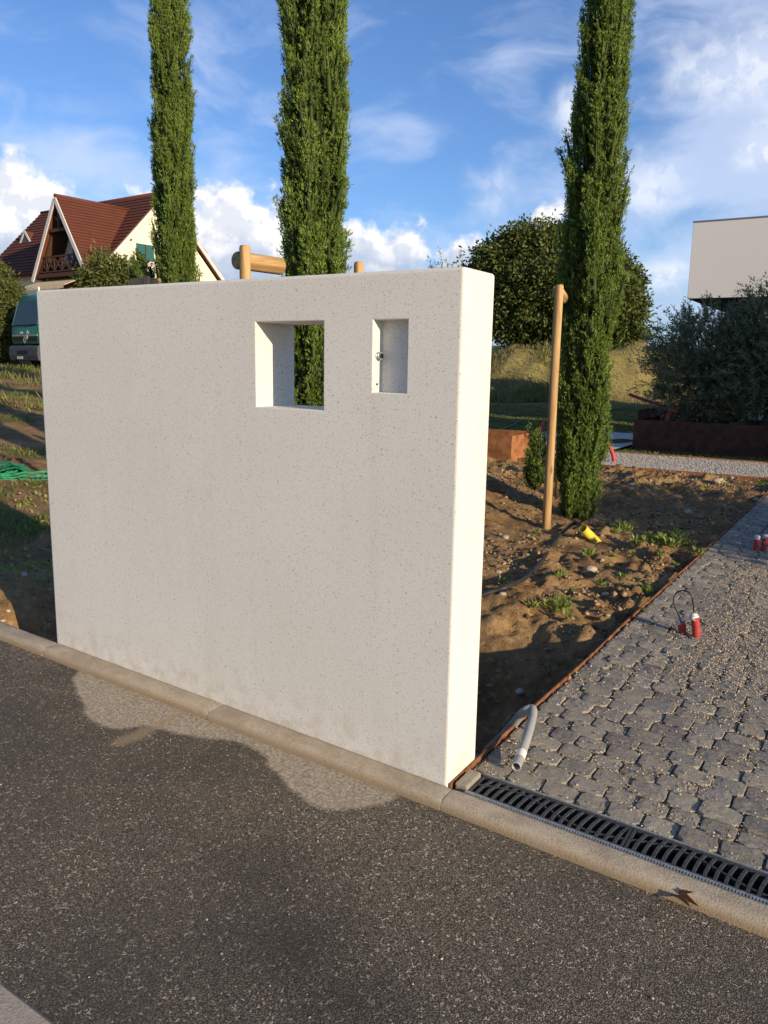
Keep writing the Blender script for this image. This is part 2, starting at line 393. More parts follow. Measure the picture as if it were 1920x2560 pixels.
class MB:
    def __init__(s): s.v = []; s.f = []
    def add(s, V, F):
        b = len(s.v); s.v += [tuple(map(float, q)) for q in V]; s.f += [tuple(i+b for i in f) for f in F]; return s
    def box(s, x0, x1, y0, y1, z0, z1):
        V = [(x, y, z) for z in (z0, z1) for y in (y0, y1) for x in (x0, x1)]
        return s.add(V, [(0, 2, 3, 1), (4, 5, 7, 6), (0, 1, 5, 4), (2, 6, 7, 3), (0, 4, 6, 2), (1, 3, 7, 5)])
    def bar(s, a, b, w, h, up=(0, 0, 1)):
        a, b = Vector(a), Vector(b); d = (b-a).normalized(); u = Vector(up)
        sd = d.cross(u)
        if sd.length < 1e-4: sd = d.cross(Vector((1, 0, 0)))
        sd.normalize(); u = sd.cross(d).normalized()
        V = [p + sd*(i*w/2) + u*(j*h/2) for p in (a, b) for j in (-1, 1) for i in (-1, 1)]
        return s.add(V, [(0, 2, 3, 1), (4, 5, 7, 6), (0, 1, 5, 4), (2, 6, 7, 3), (0, 4, 6, 2), (1, 3, 7, 5)])
    def tube(s, pts, rad, n=10, caps=True, inner=None):
        pts = [Vector(q) for q in pts]; k = len(pts)
        rad = rad if hasattr(rad, '__len__') else [rad]*k
        prev = None; base = len(s.v)
        for i, q in enumerate(pts):
            d = (pts[min(i+1, k-1)]-pts[max(i-1, 0)])
            d = d.normalized() if d.length > 1e-9 else Vector((0, 0, 1))
            if prev is None:
                u = d.cross(Vector((0, 0, 1)) if abs(d.z) < .9 else Vector((1, 0, 0))).normalized()
            else:
                u = (prev - d*prev.dot(d)).normalized()
            prev = u; w = d.cross(u)
            for j in range(n):
                a = 2*math.pi*j/n; s.v.append(tuple(q + (u*math.cos(a)+w*math.sin(a))*rad[i]))
        for i in range(k-1):
            for j in range(n):
                a = base+i*n+j; b = base+i*n+(j+1) % n
                s.f.append((a, b, b+n, a+n))
        if caps:
            s.f.append(tuple(base+j for j in range(n))[::-1]); s.f.append(tuple(base+(k-1)*n+j for j in range(n)))
        return s
    def prism(s, poly, axis, a, b):
        """poly: list of 2-D points; axis 'x','y','z' extruded from a to b"""
        def P(q, t): return {'x': (t, q[0], q[1]), 'y': (q[0], t, q[1]), 'z': (q[0], q[1], t)}[axis]
        n = len(poly); V = [P(q, a) for q in poly]+[P(q, b) for q in poly]
        F = [(i, (i+1) % n, n+(i+1) % n, n+i) for i in range(n)]+[tuple(range(n))[::-1], tuple(range(n, 2*n))]
        return s.add(V, F)
    def mesh(s, name, m, bevel=0.0, seg=2, ang=30):
        me = bpy.data.meshes.new(name); me.from_pydata(s.v, [], s.f); me.update()
        bm = bmesh.new(); bm.from_mesh(me)
        bmesh.ops.recalc_face_normals(bm, faces=bm.faces)
        if bevel:
            ed = [e for e in bm.edges if len(e.link_faces) == 2 and e.calc_face_angle(0) > R(ang)]
            bmesh.ops.bevel(bm, geom=ed, offset=bevel, segments=seg, affect='EDGES', profile=.5, clamp_overlap=True)
        bm.to_mesh(me); bm.free(); me.materials.append(m); return me
    def obj(s, name, m, parent=None, bevel=0.0, seg=2, smooth_=False, ang=30, **kw):
        return link(name, s.mesh(name, m, bevel, seg, ang), parent, smooth_, **kw)

# value noise
def _h(ix, iy, s):
    n = (ix.astype(np.int64)*374761393 + iy.astype(np.int64)*668265263 + s*1274126177) & 0x7fffffff
    n = ((n ^ (n >> 13))*1274126177) & 0x7fffffff
    n = (n ^ (n >> 16)) & 0xffff
    return n/65535.0
def vn(x, y, s=0):
    x = np.asarray(x, float); y = np.asarray(y, float)
    ix = np.floor(x); iy = np.floor(y); fx = x-ix; fy = y-iy; fx = fx*fx*(3-2*fx); fy = fy*fy*(3-2*fy)
    a = _h(ix, iy, s); b = _h(ix+1, iy, s); c = _h(ix, iy+1, s); d = _h(ix+1, iy+1, s)
    return (a*(1-fx)+b*fx)*(1-fy)+(c*(1-fx)+d*fx)*fy
def fbm(x, y, s=0, o=4, g=.5):
    v = 0; a = 1; t = 0
    for i in range(o):
        v = v+a*vn(x*2**i+17.3*i, y*2**i-9.1*i, s+i); t += a; a *= g
    return v/t
def sst(e0, e1, x):
    t = np.clip((np.asarray(x, float)-e0)/(e1-e0), 0, 1); return t*t*(3-2*t)

TILT = 0.0385
# ---------------------------------------------------------------- terrain
def base_h(x, y):
    x = np.asarray(x, float); y = np.asarray(y, float)
    w = 1-sst(2.0, 6.0, y)*(1-sst(4.0, 12.0, -x-.62*np.maximum(0, y-6)))
    xx = np.clip(x, -60, 2.5)
    z = -TILT*xx*w
    z = z + 1.35*sst(28, 46, -x)*sst(2, 14, y)
    return z
MC = at(1400, 900, 40.0); RIGHT2 = np.array([math.cos(YAW), math.sin(YAW)])
def soil_h(x, y):
    x = np.asarray(x, float); y = np.asarray(y, float)
    z = base_h(x, y) - 0.06
    z = z + .36*np.exp(-((x+2.9)/1.0)**2-((y-5.1)/1.3)**2)                  # bank left of the stake
    # trench dug behind the wall
    e = (fbm(x*2.2, y*2.2, 5)-.5)*.5
    tr = sst(-2.75, -2.25, x+e*.6)*(1-sst(1.25, 1.75, y+e))*sst(-.2, .05, y)
    z = z - .34*tr
    lip = np.exp(-((y+e-1.95)/.28)**2)*sst(-2.4, -1.6, x)*(1-sst(-.45, -.1, x))
    z = z + .07*lip
    z = z + .10*np.exp(-((x+3.0)/.42)**2-((y-.25)/.35)**2)                  # spoil heap by the kerb
    # far mound below the walnut tree
    u_ = (x-MC[0])*RIGHT2[0]+(y-MC[1])*RIGHT2[1]; v_ = -(x-MC[0])*RIGHT2[1]+(y-MC[1])*RIGHT2[0]
    u_ = u_-1.0+1.6*(fbm(x*.3, y*.3, 33, 2)-.5)
    mo = (1-sst(2.6, 5.4, np.abs(u_+1.5*sst(0, -8, u_))))*(1-sst(1.0, 5.5, np.abs(v_)))
    z = z + mo*(2.0+1.7*(fbm(x*.45, y*.45, 31, 3)-.5))
    near = (1-sst(9, 14, y))*(1-sst(7, 12, -x))
    cl = np.clip(fbm(x*5, y*5, 3, 4, .6)-.42, 0, 1)
    amp = .30+.9*sst(.45, .65, fbm(x*.8+3, y*.8, 9, 2))
    z = z + near*(cl*.22*amp + (fbm(x*14, y*14, 12, 4, .7)-.5)*.040*(.5+amp))
    z = z + (1-near)*(fbm(x*.8, y*.8, 21, 4)-.5)*.22*sst(9.4, 12, np.maximum(y, -x*1.0))
    # keep it under the path, the lawn and the paved drive
    pth = sst(9.05, 9.25, y)*(1-sst(12.6, 13.2, y))*sst(-9.5, -8.5, x)
    z = np.where(pth > 0, z*(1-pth)+pth*(-.10), z)
    z = np.where((x > .012) & (y < 9.2), np.minimum(z, -TILT*np.clip(x, -60, 2.5)-.16), z)
    z = np.where(y < .0, -TILT*np.clip(x, -60, 60)-.30, z)
    return z
def spaced(parts):
    out = []
    for a, b, n in parts: out += list(np.linspace(a, b, n, endpoint=False))
    return np.array(out+[parts[-1][1]])
gx = spaced([(-3000, -400, 8), (-400, -60, 16), (-60, -14, 60), (-14, -4.2, 90), (-4.2, .0, 200), (.0, .03, 2), (.03, 4, 10), (4, 60, 20), (60, 400, 8), (400, 3000, 6)])
gy = spaced([(-200, -.01, 6), (-.01, .0, 1), (.0, 3.2, 150), (3.2, 9.4, 210), (9.4, 24, 60), (24, 52, 90), (52, 400, 20), (400, 3000, 8)])
X, Y = np.meshgrid(gx, gy); Z = soil_h(X, Y)
nx, ny = len(gx), len(gy)
idx = np.arange(nx*ny).reshape(ny, nx)
F = np.stack([idx[:-1, :-1], idx[:-1, 1:], idx[1:, 1:], idx[1:, :-1]], -1).reshape(-1, 4)
xf, yf = X.ravel(), Y.ravel()
moss = .45*sst(2.0, 3.2, yf)*(1-sst(8, 9, yf))*sst(-2.4, -1.6, xf)*fbm(xf*1.3, yf*1.3, 44, 2)*1.1 + sst(3.2, 4.2, -xf)*.85*sst(.35, .6, fbm(xf*.9, yf*.9, 45, 3))
straw = 1-sst(6.5, 9.5, np.hypot(xf-MC[0], yf-MC[1]))
field = sst(10.5, 11.6, yf)*(1-straw)*sst(-22, -16, xf-.3*yf) + sst(46, 60, np.hypot(xf, yf))
field = np.clip(field, 0, 1)
me = np_mesh('soil', np.c_[xf, yf, Z.ravel()], F, M['soil'], {'moss': moss, 'straw': straw, 'field': field})
link('soil', me, None, True, kind='structure')

# far wooded ridge on the horizon
mb = MB(); n = 160; prof = []
for i in range(n+1):
    a = R(-100+200*i/n); rr = 900
    hgt = 16+14*float(fbm(np.array([i*.06]), np.array([.3]), 71, 3)[0])+3*float(vn(np.array([i*1.7]), np.array([2.]), 72)[0])
    prof.append((rr*math.sin(a), rr*math.cos(a), hgt))
V = []; F = []
for (x, y, h) in prof:
    V += [(x, y, -20), (x, y, h*.7), (x*1.05, y*1.05, h), (x*1.3, y*1.3, h*.9-20)]
for i in range(n):
    for j in range(3):
        a = i*4+j; F.append((a, a+4, a+5, a+1))
MB().add(V, F).obj('hills', M['farwood'], None, 0, 2, True, kind='structure')

# ---------------------------------------------------------------- asphalt footway, strip, road
def inpoly(px, py, poly):
    c = np.zeros(px.shape, bool); n = len(poly)
    for i in range(n):
        x1, y1 = poly[i]; x2, y2 = poly[(i+1) % n]
        k = ((y1 > py) != (y2 > py)) & (px < (x2-x1)*(py-y1)/(y2-y1+1e-12)+x1)
        c ^= k
    return c
def blur(a, r):
    k = 2*r+1
    for ax in (0, 1):
        pad = [(0, 0), (0, 0)]; pad[ax] = (r+1, r)
        c = np.cumsum(np.pad(a, pad, mode='edge'), axis=ax)
        a = (np.take(c, range(k, c.shape[ax]), axis=ax)-np.take(c, range(0, c.shape[ax]-k), axis=ax))/k
    return a
ROADZ = -.034
def onslope(x, y, dz=0.0):
    d = ray(x, y); t = (dz-TILT*CAM[0]-CAM[2])/(d[2]+TILT*d[0]); return CAM+t*d
stain_px = [(215, 1655), (180, 1700), (200, 1745), (215, 1790), (255, 1815), (300, 1824), (350, 1815), (415, 1822), (450, 1838), (490, 1846), (560, 1850), (610, 1862), (660, 1890), (700, 1945), (735, 1980), (775, 2012),
            (830, 2025), (900, 2022), (960, 2008), (1000, 1985), (960, 1975), (700, 1870), (480, 1790), (300, 1700)]
sand_px = [(482, 1768), (430, 1790), (330, 1828), (270, 1858), (290, 1866), (350, 1850), (420, 1812), (470, 1790)]
sand2_px = [(395, 1975), (365, 1990), (330, 2012), (336, 2018), (372, 2000), (402, 1982)]
stain = [tuple(onslope(x, y, ROADZ)[:2]) for x, y in stain_px]
stain = stain[:20] + [(q[0], min(q[1]+.12, 0)) for q in stain[20:]]
sands = [[tuple(onslope(x, y, ROADZ)[:2]) for x, y in q] for q in (sand_px, sand2_px)]
ax_ = spaced([(-60, -2.6, 14), (-2.6, 1.0, 300), (1.0, 3, 40), (3, 60, 14)])
ay_ = spaced([(-1.42, -1.26, 4), (-1.26, -.045, 120)])
X, Y = np.meshgrid(ax_, ay_)
Xw = X+.03*(fbm(X*14, Y*14, 61, 3)-.5); Yw = Y+.03*(fbm(X*14, Y*14, 62, 3)-.5)
ST = blur(inpoly(Xw, Yw, stain).astype(float), 2)
SA = blur((inpoly(Xw, Yw, sands[0]) | inpoly(Xw, Yw, sands[1])).astype(float), 2)
ST = np.maximum(ST, .32*sst(-2.9, -2.2, X)*(1-sst(-2.0, -1.6, X))*sst(-.5, -.1, Y))
oc = onslope(745, 2370, ROADZ); oc2 = onslope(640, 2170, ROADZ); oc3 = onslope(835, 2545, ROADZ)
OIL = np.zeros_like(X)
for (c, rx, ry, k) in ((oc, .17, .20, .72), (oc2, .18, .15, .55), (oc3, .17, .22, .72)):
    OIL = np.maximum(OIL, k*np.exp(-((X-c[0])/rx)**2-((Y-c[1])/ry)**2))
OIL *= .6+.4*sst(.3, .6, fbm(X*3, Y*3, 81, 3)+.12)
Z = -TILT*X+ROADZ+.004*(fbm(X*3, Y*3, 6, 2)-.5)
nx, ny = len(ax_), len(ay_); idx = np.arange(nx*ny).reshape(ny, nx)
F = np.stack([idx[:-1, :-1], idx[:-1, 1:], idx[1:, 1:], idx[1:, :-1]], -1).reshape(-1, 4)
me = np_mesh('asphalt_footway', np.c_[X.ravel(), Y.ravel(), Z.ravel()], F, M['asphalt'], {'stain': ST.ravel(), 'sand': SA.ravel(), 'oil': OIL.ravel()})
link('pavement', me, None, True, kind='structure')
mb = MB()
V = []; F = []
xs = np.linspace(-60, 60, 61)
prof = [(-1.262, -.20), (-1.264, -.034), (-1.274, -.024), (-1.50, -.018), (-1.52, -.022), (-1.56, -.20)]
for x in xs: V += [(x, yy, -TILT*x+zz) for yy, zz in prof]
k = len(prof)
for i in range(len(xs)-1):
    for j in range(k-1): F.append((i*k+j, (i+1)*k+j, (i+1)*k+j+1, i*k+j+1))
MB().add(V, F).obj('kerb_strip', M['strip'], None, 0, 2, False, kind='structure')
V = [(x, y, -TILT*x-.15) for x in (-60, 60) for y in (-1.54, -9.5)]
me = np_mesh('road', V, [(0, 2, 3, 1)], M['asphalt']); link('road', me, None, kind='structure')

# kerb stones, one metre each
kerb = empty('kerb', (0, 0, 0), kind='structure')
KPROF = [(.0, -.2), (.0, .0), (-.010, .001), (-.058, .0), (-.071, -.004), (-.081, -.012), (-.086, -.024), (-.088, -.05), (-.088, -.2)]
def kerb_mesh(seed):
    V = []; F = []; D = []
    xs = np.linspace(.0015, .9985, 40); k = len(KPROF)
    for i, x in enumerate(xs):
        for j, (yy, zz) in enumerate(KPROF):
            e = 0.0
            if i in (0, len(xs)-1): e = -.002
            w = (fbm(np.array([x*9+seed*7.0]), np.array([j*1.3]), 90+seed, 3)[0]-.5)
            V.append((x+(.0 if j == 0 else w*.004*(i in (0, len(xs)-1))), yy+(w*.006 if j > 3 else 0), zz+e*(0 < j < k-1)+w*.005*(j > 1)-TILT*x))
            D.append(max(0.0, min(1.0, (j-2.5)/4.0)))
    for i in range(len(xs)-1):
        for j in range(k-1): F.append((i*k+j, (i+1)*k+j, (i+1)*k+j+1, i*k+j+1))
    me = np_mesh('kerb_stone', V, F, M['kerb'], {'dirt': D})
    bm = bmesh.new(); bm.from_mesh(me)
    for f in bm.faces: f.smooth = True
    bm.verts.ensure_lookup_table()
    co_ = [v.co.copy() for v in bm.verts]; cps = [[bm.verts.new(co_[o_+j]) for j in range(k)] for o_ in (0, (len(xs)-1)*k)]
    bm.faces.new(cps[0]); bm.faces.new(cps[1][::-1])
    bmesh.ops.recalc_face_normals(bm, faces=bm.faces); bm.to_mesh(me); bm.free()
    return me
KM = [kerb_mesh(i) for i in range(4)]
for i in range(-14, 8):
    x0 = i*1.0+.02
    o = link('kerb_stone', KM[i % 4], kerb); o.location = (x0, -.001*(i % 3), -TILT*x0)

# ---------------------------------------------------------------- the wall
WL, WT, WH = 2.0, 0.21, 1.62
WX0, WX1, WZ0, WZ1 = -.792, -.503, 1.187, 1.4745
NX0, NX1, NZ0, NZ1, ND = -.311, -.187, 1.252, 1.4745, .052
def wall_mesh():
    xs = [-WL, WX0, WX1, NX0, NX1, 0.0]
    zb = -.28
    zs = [zb, WZ0, NZ0, WZ1, WH]
    bm = bmesh.new(); cache = {}
    def v(x, y, z):
        k = (round(x, 5), round(y, 5), round(z, 5))
        if k not in cache: cache[k] = bm.verts.new(k)
        return cache[k]
    def q(*p): bm.faces.new([v(*a) for a in p])
    def hole(i, j, back):
        xm = (xs[i]+xs[i+1])/2; zm = (zs[j]+zs[j+1])/2
        if WX0 < xm < WX1 and WZ0 < zm < WZ1: return 'w'
        if not back and NX0 < xm < NX1 and NZ0 < zm < NZ1: return 'n'
    for i in range(5):
        for j in range(4):
            if not hole(i, j, 0): q((xs[i], 0, zs[j]), (xs[i+1], 0, zs[j]), (xs[i+1], 0, zs[j+1]), (xs[i], 0, zs[j+1]))
            if not hole(i, j, 1): q((xs[i], WT, zs[j]), (xs[i], WT, zs[j+1]), (xs[i+1], WT, zs[j+1]), (xs[i+1], WT, zs[j]))
    for j in range(4):
        for x in (-WL, 0.0): q((x, 0, zs[j]), (x, WT, zs[j]), (x, WT, zs[j+1]), (x, 0, zs[j+1]))
    for i in range(5):
        for z in (zb, WH): q((xs[i], 0, z), (xs[i+1], 0, z), (xs[i+1], WT, z), (xs[i], WT, z))
    def reveal(x0, x1, z0, z1, dep):
        xi = [x for x in xs if x0-1e-6 <= x <= x1+1e-6]; zi = [z for z in zs if z0-1e-6 <= z <= z1+1e-6]
        for a, b in zip(zi[:-1], zi[1:]):
            for x in (x0, x1): q((x, 0, a), (x, dep, a), (x, dep, b), (x, 0, b))
        for a, b in zip(xi[:-1], xi[1:]):
            for z in (z0, z1): q((a, 0, z), (b, 0, z), (b, dep, z), (a, dep, z))
        return xi, zi
    reveal(WX0, WX1, WZ0, WZ1, WT)
    xi, zi = reveal(NX0, NX1, NZ0, NZ1, ND)
    for a, b in zip(zi[:-1], zi[1:]):
        q((NX0, ND, a), (NX1, ND, a), (NX1, ND, b), (NX0, ND, b))
    bmesh.ops.recalc_face_normals(bm, faces=bm.faces)
    outer = [e for e in bm.edges if len(e.link_faces) == 2 and e.calc_face_angle(0) > 1.0]
    def is_out(e):
        a, b = e.verts[0].co, e.verts[1].co
        n = 0
        for ax, lo, hi in ((0, -WL, 0.0), (1, 0.0, WT), (2, zb, WH)):
            if abs(a[ax]-b[ax]) < 1e-6 and (abs(a[ax]-lo) < 1e-5 or abs(a[ax]-hi) < 1e-5): n += 1
        return n >= 2 and not (abs(a.z-zb) < 1e-5 and abs(b.z-zb) < 1e-5)
    big = [e for e in outer if is_out(e)]
    bmesh.ops.bevel(bm, geom=big, offset=.011, segments=3, affect='EDGES', profile=.5)
    small = [e for e in bm.edges if len(e.link_faces) == 2 and e.calc_face_angle(0) > 1.0 and e.verts[0].co.z > 1.0 and e.verts[0].co.y < .002 and e.verts[1].co.y < .002]
    bmesh.ops.bevel(bm, geom=small, offset=.0035, segments=2, affect='EDGES', profile=.5)
    me = bpy.data.meshes.new('wall_panel'); bm.to_mesh(me); bm.free(); me.materials.append(M['wall']); return me
wall = empty('boundary_wall', (0, 0, 0), label='thick pale speckled stone wall with square opening and small niche behind the kerb', cat='wall')
link('wall_panel', wall_mesh(), wall)
# conduit sleeve in the niche
mb = MB(); zc = 1.365; yc = .026
pts = []; rad = []
for i in range(13):
    pts.append((NX0-.004+i*.0016, yc, zc)); rad.append(.0125 if i % 4 < 2 else .0105)
mb.tube(pts, rad, 16, True)
sl = mb.obj('conduit_sleeve', M['steel'], wall, 0, 2, False)
MB().tube([(NX0+.0155, yc, zc), (NX0+.0175, yc, zc)], .0085, 14).obj('conduit_mouth', M['black'], wall)
MB().tube([(NX0-.002, .024, 1.277), (NX0+.004, .024, 1.277)], .0035, 8).obj('fixing_plug', M['iron'], wall)
fm = MB().box(-2.25, -.03, WT-.02, .62, -.45, -.205)
ft = fm.obj('footing', M['concrete'], wall, .01)

# ---------------------------------------------------------------- drive: bed, edging, cobbles, drain
drive = empty('driveway', (0, 0, 0), kind='structure')
def dz(x): return -TILT*min(x, 2.5)
V = [(x, y, dz(x)-.008) for y in (.1495, 9.25) for x in (.012, 1.0, 2.5, 6.0)]
link('joint_bed', np_mesh('joint_bed', V, [(0, 1, 5, 4), (1, 2, 6, 5), (2, 3, 7, 6)], M['bed']), drive)

# galvanised drain: two edge rails and three grates and more beyond the frame
drain = empty('drainage_channel', (0, 0, 0), label='black cast iron slotted drain channel with steel edges between kerb and cobbles', cat='drain')
DY0, DY1, DX0 = .009, .149, .062
NG = 6; GL = .50
DX1 = DX0+NG*GL
def sloped_box(mb, x0, x1, y0, y1, z0, z1, n=1):
    for i in range(n):
        a = x0+(x1-x0)*i/n; b = x0+(x1-x0)*(i+1)/n
        V = [(x, y, z+dz(x)) for z in (z0, z1) for y in (y0, y1) for x in (a, b)]
        mb.add(V, [(0, 2, 3, 1), (4, 5, 7, 6), (0, 1, 5, 4), (2, 6, 7, 3), (0, 4, 6, 2), (1, 3, 7, 5)])
    return mb
for ya, yb, tz in ((DY0, DY0+.004, .004), (DY1-.004, DY1, .002)):
    sloped_box(MB(), DX0, DX1, ya, yb, -.10, tz, 6).obj('steel_edge', M['steel'], drain)
mb = MB()
for i in range(int((DX1-DX0)/.0085)):     # anchor knurls along the front edge
    x = DX0+i*.0085; sloped_box(mb, x, x+.005, DY0-.0075, DY0-.0005, -.02, .003)
mb.obj('knurled_lip', M['steel'], drain)
mb = MB(); sloped_box(mb, DX0, DX1, DY0+.005, DY1-.005, -.12, -.034, 6); mb.obj('trough_shade', M['black'], drain)  # black fill set high under the grates, slot shade put into its colour
def grate_mesh(fl):
    mb = MB(); W0, W1 = DY0+.006, DY1-.006; wd = W1-W0; g = .0015
    zt, zb_ = -.001, -.018
    mb.box(g, GL-g, W0, W0+.012, zb_, zt); mb.box(g, GL-g, W1-.012, W1, zb_, zt)
    mb.box(g, g+.008, W0+.0125, W1-.0125, zb_, zt-.001); mb.box(GL-g-.008, GL-g, W0+.0125, W1-.0125, zb_, zt-.001)
    nb = 18
    # wandering centre rib
    def rib(u): return W0+.5*wd + fl*.26*wd*math.sin(2*math.pi*(u-.02)/1.0)
    P = [(g+.008+(GL-2*g-.016)*i/40) for i in range(41)]
    for a, b in zip(P[:-1], P[1:]):
        ya, yb = rib(a/GL), rib(b/GL); h = .0035
        Vv = [(a, ya-h, zb_), (a, ya+h, zb_), (b, yb+h, zb_), (b, yb-h, zb_)]; Vv += [(x, y, zt-.0015) for x, y, _ in Vv]
        mb.add(Vv, [(3, 2, 1, 0), (4, 5, 6, 7), (0, 1, 5, 4), (1, 2, 6, 5), (2, 3, 7, 6), (3, 0, 4, 7)])
    for i in range(1, nb):
        x0 = GL*i/nb; n_ = 8; h = .0056
        yy = [W0+.0125+(wd-.025)*j/n_ for j in range(n_+1)]
        xx = [x0-.006*math.sin(math.pi*((y-W0)/wd))*.9+.014*((y-W0)/wd) for y in yy]
        ring = []
        for x, y in zip(xx, yy): ring.append([(x-h, y, zb_), (x+h, y, zb_), (x+h*.8, y, zt-.0005), (x-h*.8, y, zt-.0005)])
        V_ = [q for r_ in ring for q in r_]; F_ = [(0, 1, 2, 3)]
        for j in range(n_):
            for k in range(4): F_.append((j*4+k, j*4+(k+1) % 4, j*4+4+(k+1) % 4, j*4+4+k))
        F_.append((n_*4+3, n_*4+2, n_*4+1, n_*4)); mb.add(V_, F_)
    # lettering plates at mid length
    mb.box(.22, .262, W0+.0005, W0+.0115, zt, zt+.0015); mb.box(.225, .262, W1-.0115, W1-.0005, zt, zt+.0015)
    return mb.mesh('grate', M['ironw'])
GM = [grate_mesh(1), grate_mesh(1)]
for i in range(NG):
    o = link('grate', GM[0], drain); o.location = (DX0+i*GL, 0, dz(DX0+i*GL)); o.rotation_euler = (0, math.atan(TILT), 0)

# weathered steel edging between soil and cobbles
edg = empty('steel_edging', (0, 0, 0), label='long rusty steel edging strip between bare soil and grey cobbles', cat='edging')
mb = MB(); V = []; F = []; ys = np.linspace(.006, 9.22, 60)
for y in ys:
    w = .003*math.sin(y*2.1)+.002*math.sin(y*5.3); lift = .006*math.exp(-((y-.6)/.5)**2)
    xe = .004+.010*min(1, y/9)+w*min(1, y)
    V += [(xe-.003, y, -.30), (xe-.003, y, .007+lift), (xe+.003, y, .007+lift), (xe+.003, y, -.30)]
for i in range(len(ys)-1):
    for j in range(3): F.append((i*4+j, i*4+4+j, i*4+5+j, i*4+1+j))
F += [(0, 1, 2, 3), tuple((len(ys)-1)*4+j for j in (3, 2, 1, 0))]
M['edge'] = simple('rusty_edging_steel', (.20, .085, .038), .85, .45, 14, .3, .003)
MB().add(V, F).obj('edging_strip', M['edge'], edg)
for y in (.105, 1.1, 3.0, 6.0):
    MB().box(.009, .021, y, y+.022, -.12, .012).obj('edging_peg', M['corten'], edg, .002)

# cobbles
def cobble_mesh(seed):
    r_ = random.Random(seed); sx, sy = 1.0, 1.0
    bm = bmesh.new(); ring = []; n = 16
    for i in range(n):
        a = 2*math.pi*(i+.5)/n; c, s_ = math.cos(a), math.sin(a); p_ = 9.0
        rr = (abs(c)**p_+abs(s_)**p_)**(-1/p_)*(1+r_.uniform(-.03, .015))
        ring.append((c*rr*.5, s_*rr*.5))
    tl = (r_.uniform(-.05, .05), r_.uniform(-.05, .05))
    lay = [(1.0, -.06), (1.0, -.007), (.988, -.0028), (.955, -.0006), (.6, .0008)]
    L = []
    for k, (f, z) in enumerate(lay):
        L.append([bm.verts.new((x*f, y*f, z+(r_.uniform(-.0012, .0012)+tl[0]*x*.1+tl[1]*y*.1 if k > 1 else 0))) for x, y in ring])
    for a, b in zip(L[:-1], L[1:]):
        for i in range(n): bm.faces.new((a[i], a[(i+1) % n], b[(i+1) % n], b[i]))
    bm.faces.new(L[-1])
    me = bpy.data.meshes.new('cobble'); bm.to_mesh(me); bm.free(); me.materials.append(M['cobble']); return me
CM = [cobble_mesh(i) for i in range(14)]
CMV = []
for me in CM:
    v = np.zeros(len(me.vertices)*3, np.float32); me.vertices.foreach_get('co', v); CMV.append((v.reshape(-1, 3), [tuple(p.vertices) for p in me.polygons]))
cob = []
y = DY1+.006; row = 0
cr = random.Random(3)
while y < 9.1:
    h = cr.uniform(.088, .108)
    x = .016+.010*min(1, y/9)+(0 if row % 2 else -.0)
    first = True
    while x < 3.2:
        w = cr.uniform(.094, .134)
        if first and row % 2: w = cr.uniform(.06, .085)
        first = False
        g = cr.uniform(.004, .012)
        cob.append((x+w/2, y+h/2+cr.uniform(-.003, .003), w-g*.6, h-g*.6, cr.uniform(-.03, .03), cr.uniform(-.004, .003), cr.randrange(14), cr.uniform(-.012, .012), cr.uniform(-.012, .012)))
        x += w
    y += h; row += 1
def pix(P):
    q = np.asarray(P, float)-CAM; d = q@_f
    return PW/2+FPX*(q@RIGHT)/d, PH/2+FPX*(q@DOWN)/d, d
vis = [(pix((c[0], c[1], 0))[2], i) for i, c in enumerate(cob) if -40 < pix((c[0], c[1], 0))[0] < 1990]
keep = set(i for _, i in sorted(vis)[:298])
SV = []; SF = []
for i, (x, y, w, h, a, zz, k, tx, ty) in enumerate(cob):
    if i in keep:
        o = link('cobble', CM[k], drive); o.location = (x, y, dz(x)+zz); o.rotation_euler = (tx, ty+math.atan(TILT), a); o.scale = (w, h, 1)
    else:
        v, f = CMV[k]; ca, sa = math.cos(a), math.sin(a)
        b = len(SV); SV += [(x+ca*q[0]*w-sa*q[1]*h, y+sa*q[0]*w+ca*q[1]*h, dz(x)+zz+q[2]-TILT*q[0]*w) for q in v]; SF += [tuple(j+b for j in g) for g in f]
me = bpy.data.meshes.new('cobbles_beyond'); me.from_pydata(SV, [], SF); me.update(); me.materials.append(M['cobble'])
link('cobbles_beyond', me, drive, False, kind='stuff')
# one thin cut stone at the head of the drain
MB().box(-.022, .022, -.055, .055, -.05, .012).obj('border_stone', M['cobble'], drive, .006).location = (.038, .075, -.002)

# loose gravel on cobbles / soil
ICO = None
def pebbles(name, pts, sizes, m, seed=0, flat=.6, parent=None, **kw):
    rs = np.random.RandomState(seed); n = len(pts)
    base = np.array([(1, 0, 0), (.31, .95, 0), (-.81, .59, 0), (-.81, -.59, 0), (.31, -.95, 0), (0, 0, 1), (0, 0, -1)], float)
    Fb = np.array([(0, 1, 5), (1, 2, 5), (2, 3, 5), (3, 4, 5), (4, 0, 5), (1, 0, 6), (2, 1, 6), (3, 2, 6), (4, 3, 6), (0, 4, 6)])
    k = len(base)
    V = base[None]*(1+.35*(rs.rand(n, k, 1)-.5)); V = V*np.stack([np.ones(n), .6+.4*rs.rand(n), flat*(.7+.5*rs.rand(n))], -1)[:, None, :]
    V[:, :, 2] += V[:, :, 0]*(rs.rand(n, 1)-.5)*.5
    a = rs.rand(n)*6.283; c, s_ = np.cos(a)[:, None], np.sin(a)[:, None]
    x = V[:, :, 0]*c-V[:, :, 1]*s_; y_ = V[:, :, 0]*s_+V[:, :, 1]*c
    V = np.stack([x, y_, V[:, :, 2]], -1)*np.asarray(sizes)[:, None, None]+np.asarray(pts)[:, None, :]
    F = (Fb[None]+(np.arange(n)*k)[:, None, None]).reshape(-1, 3)
    return link(name, np_mesh(name, V.reshape(-1, 3), F, m), parent, **kw)
rs = np.random.RandomState(11)
n = 100000
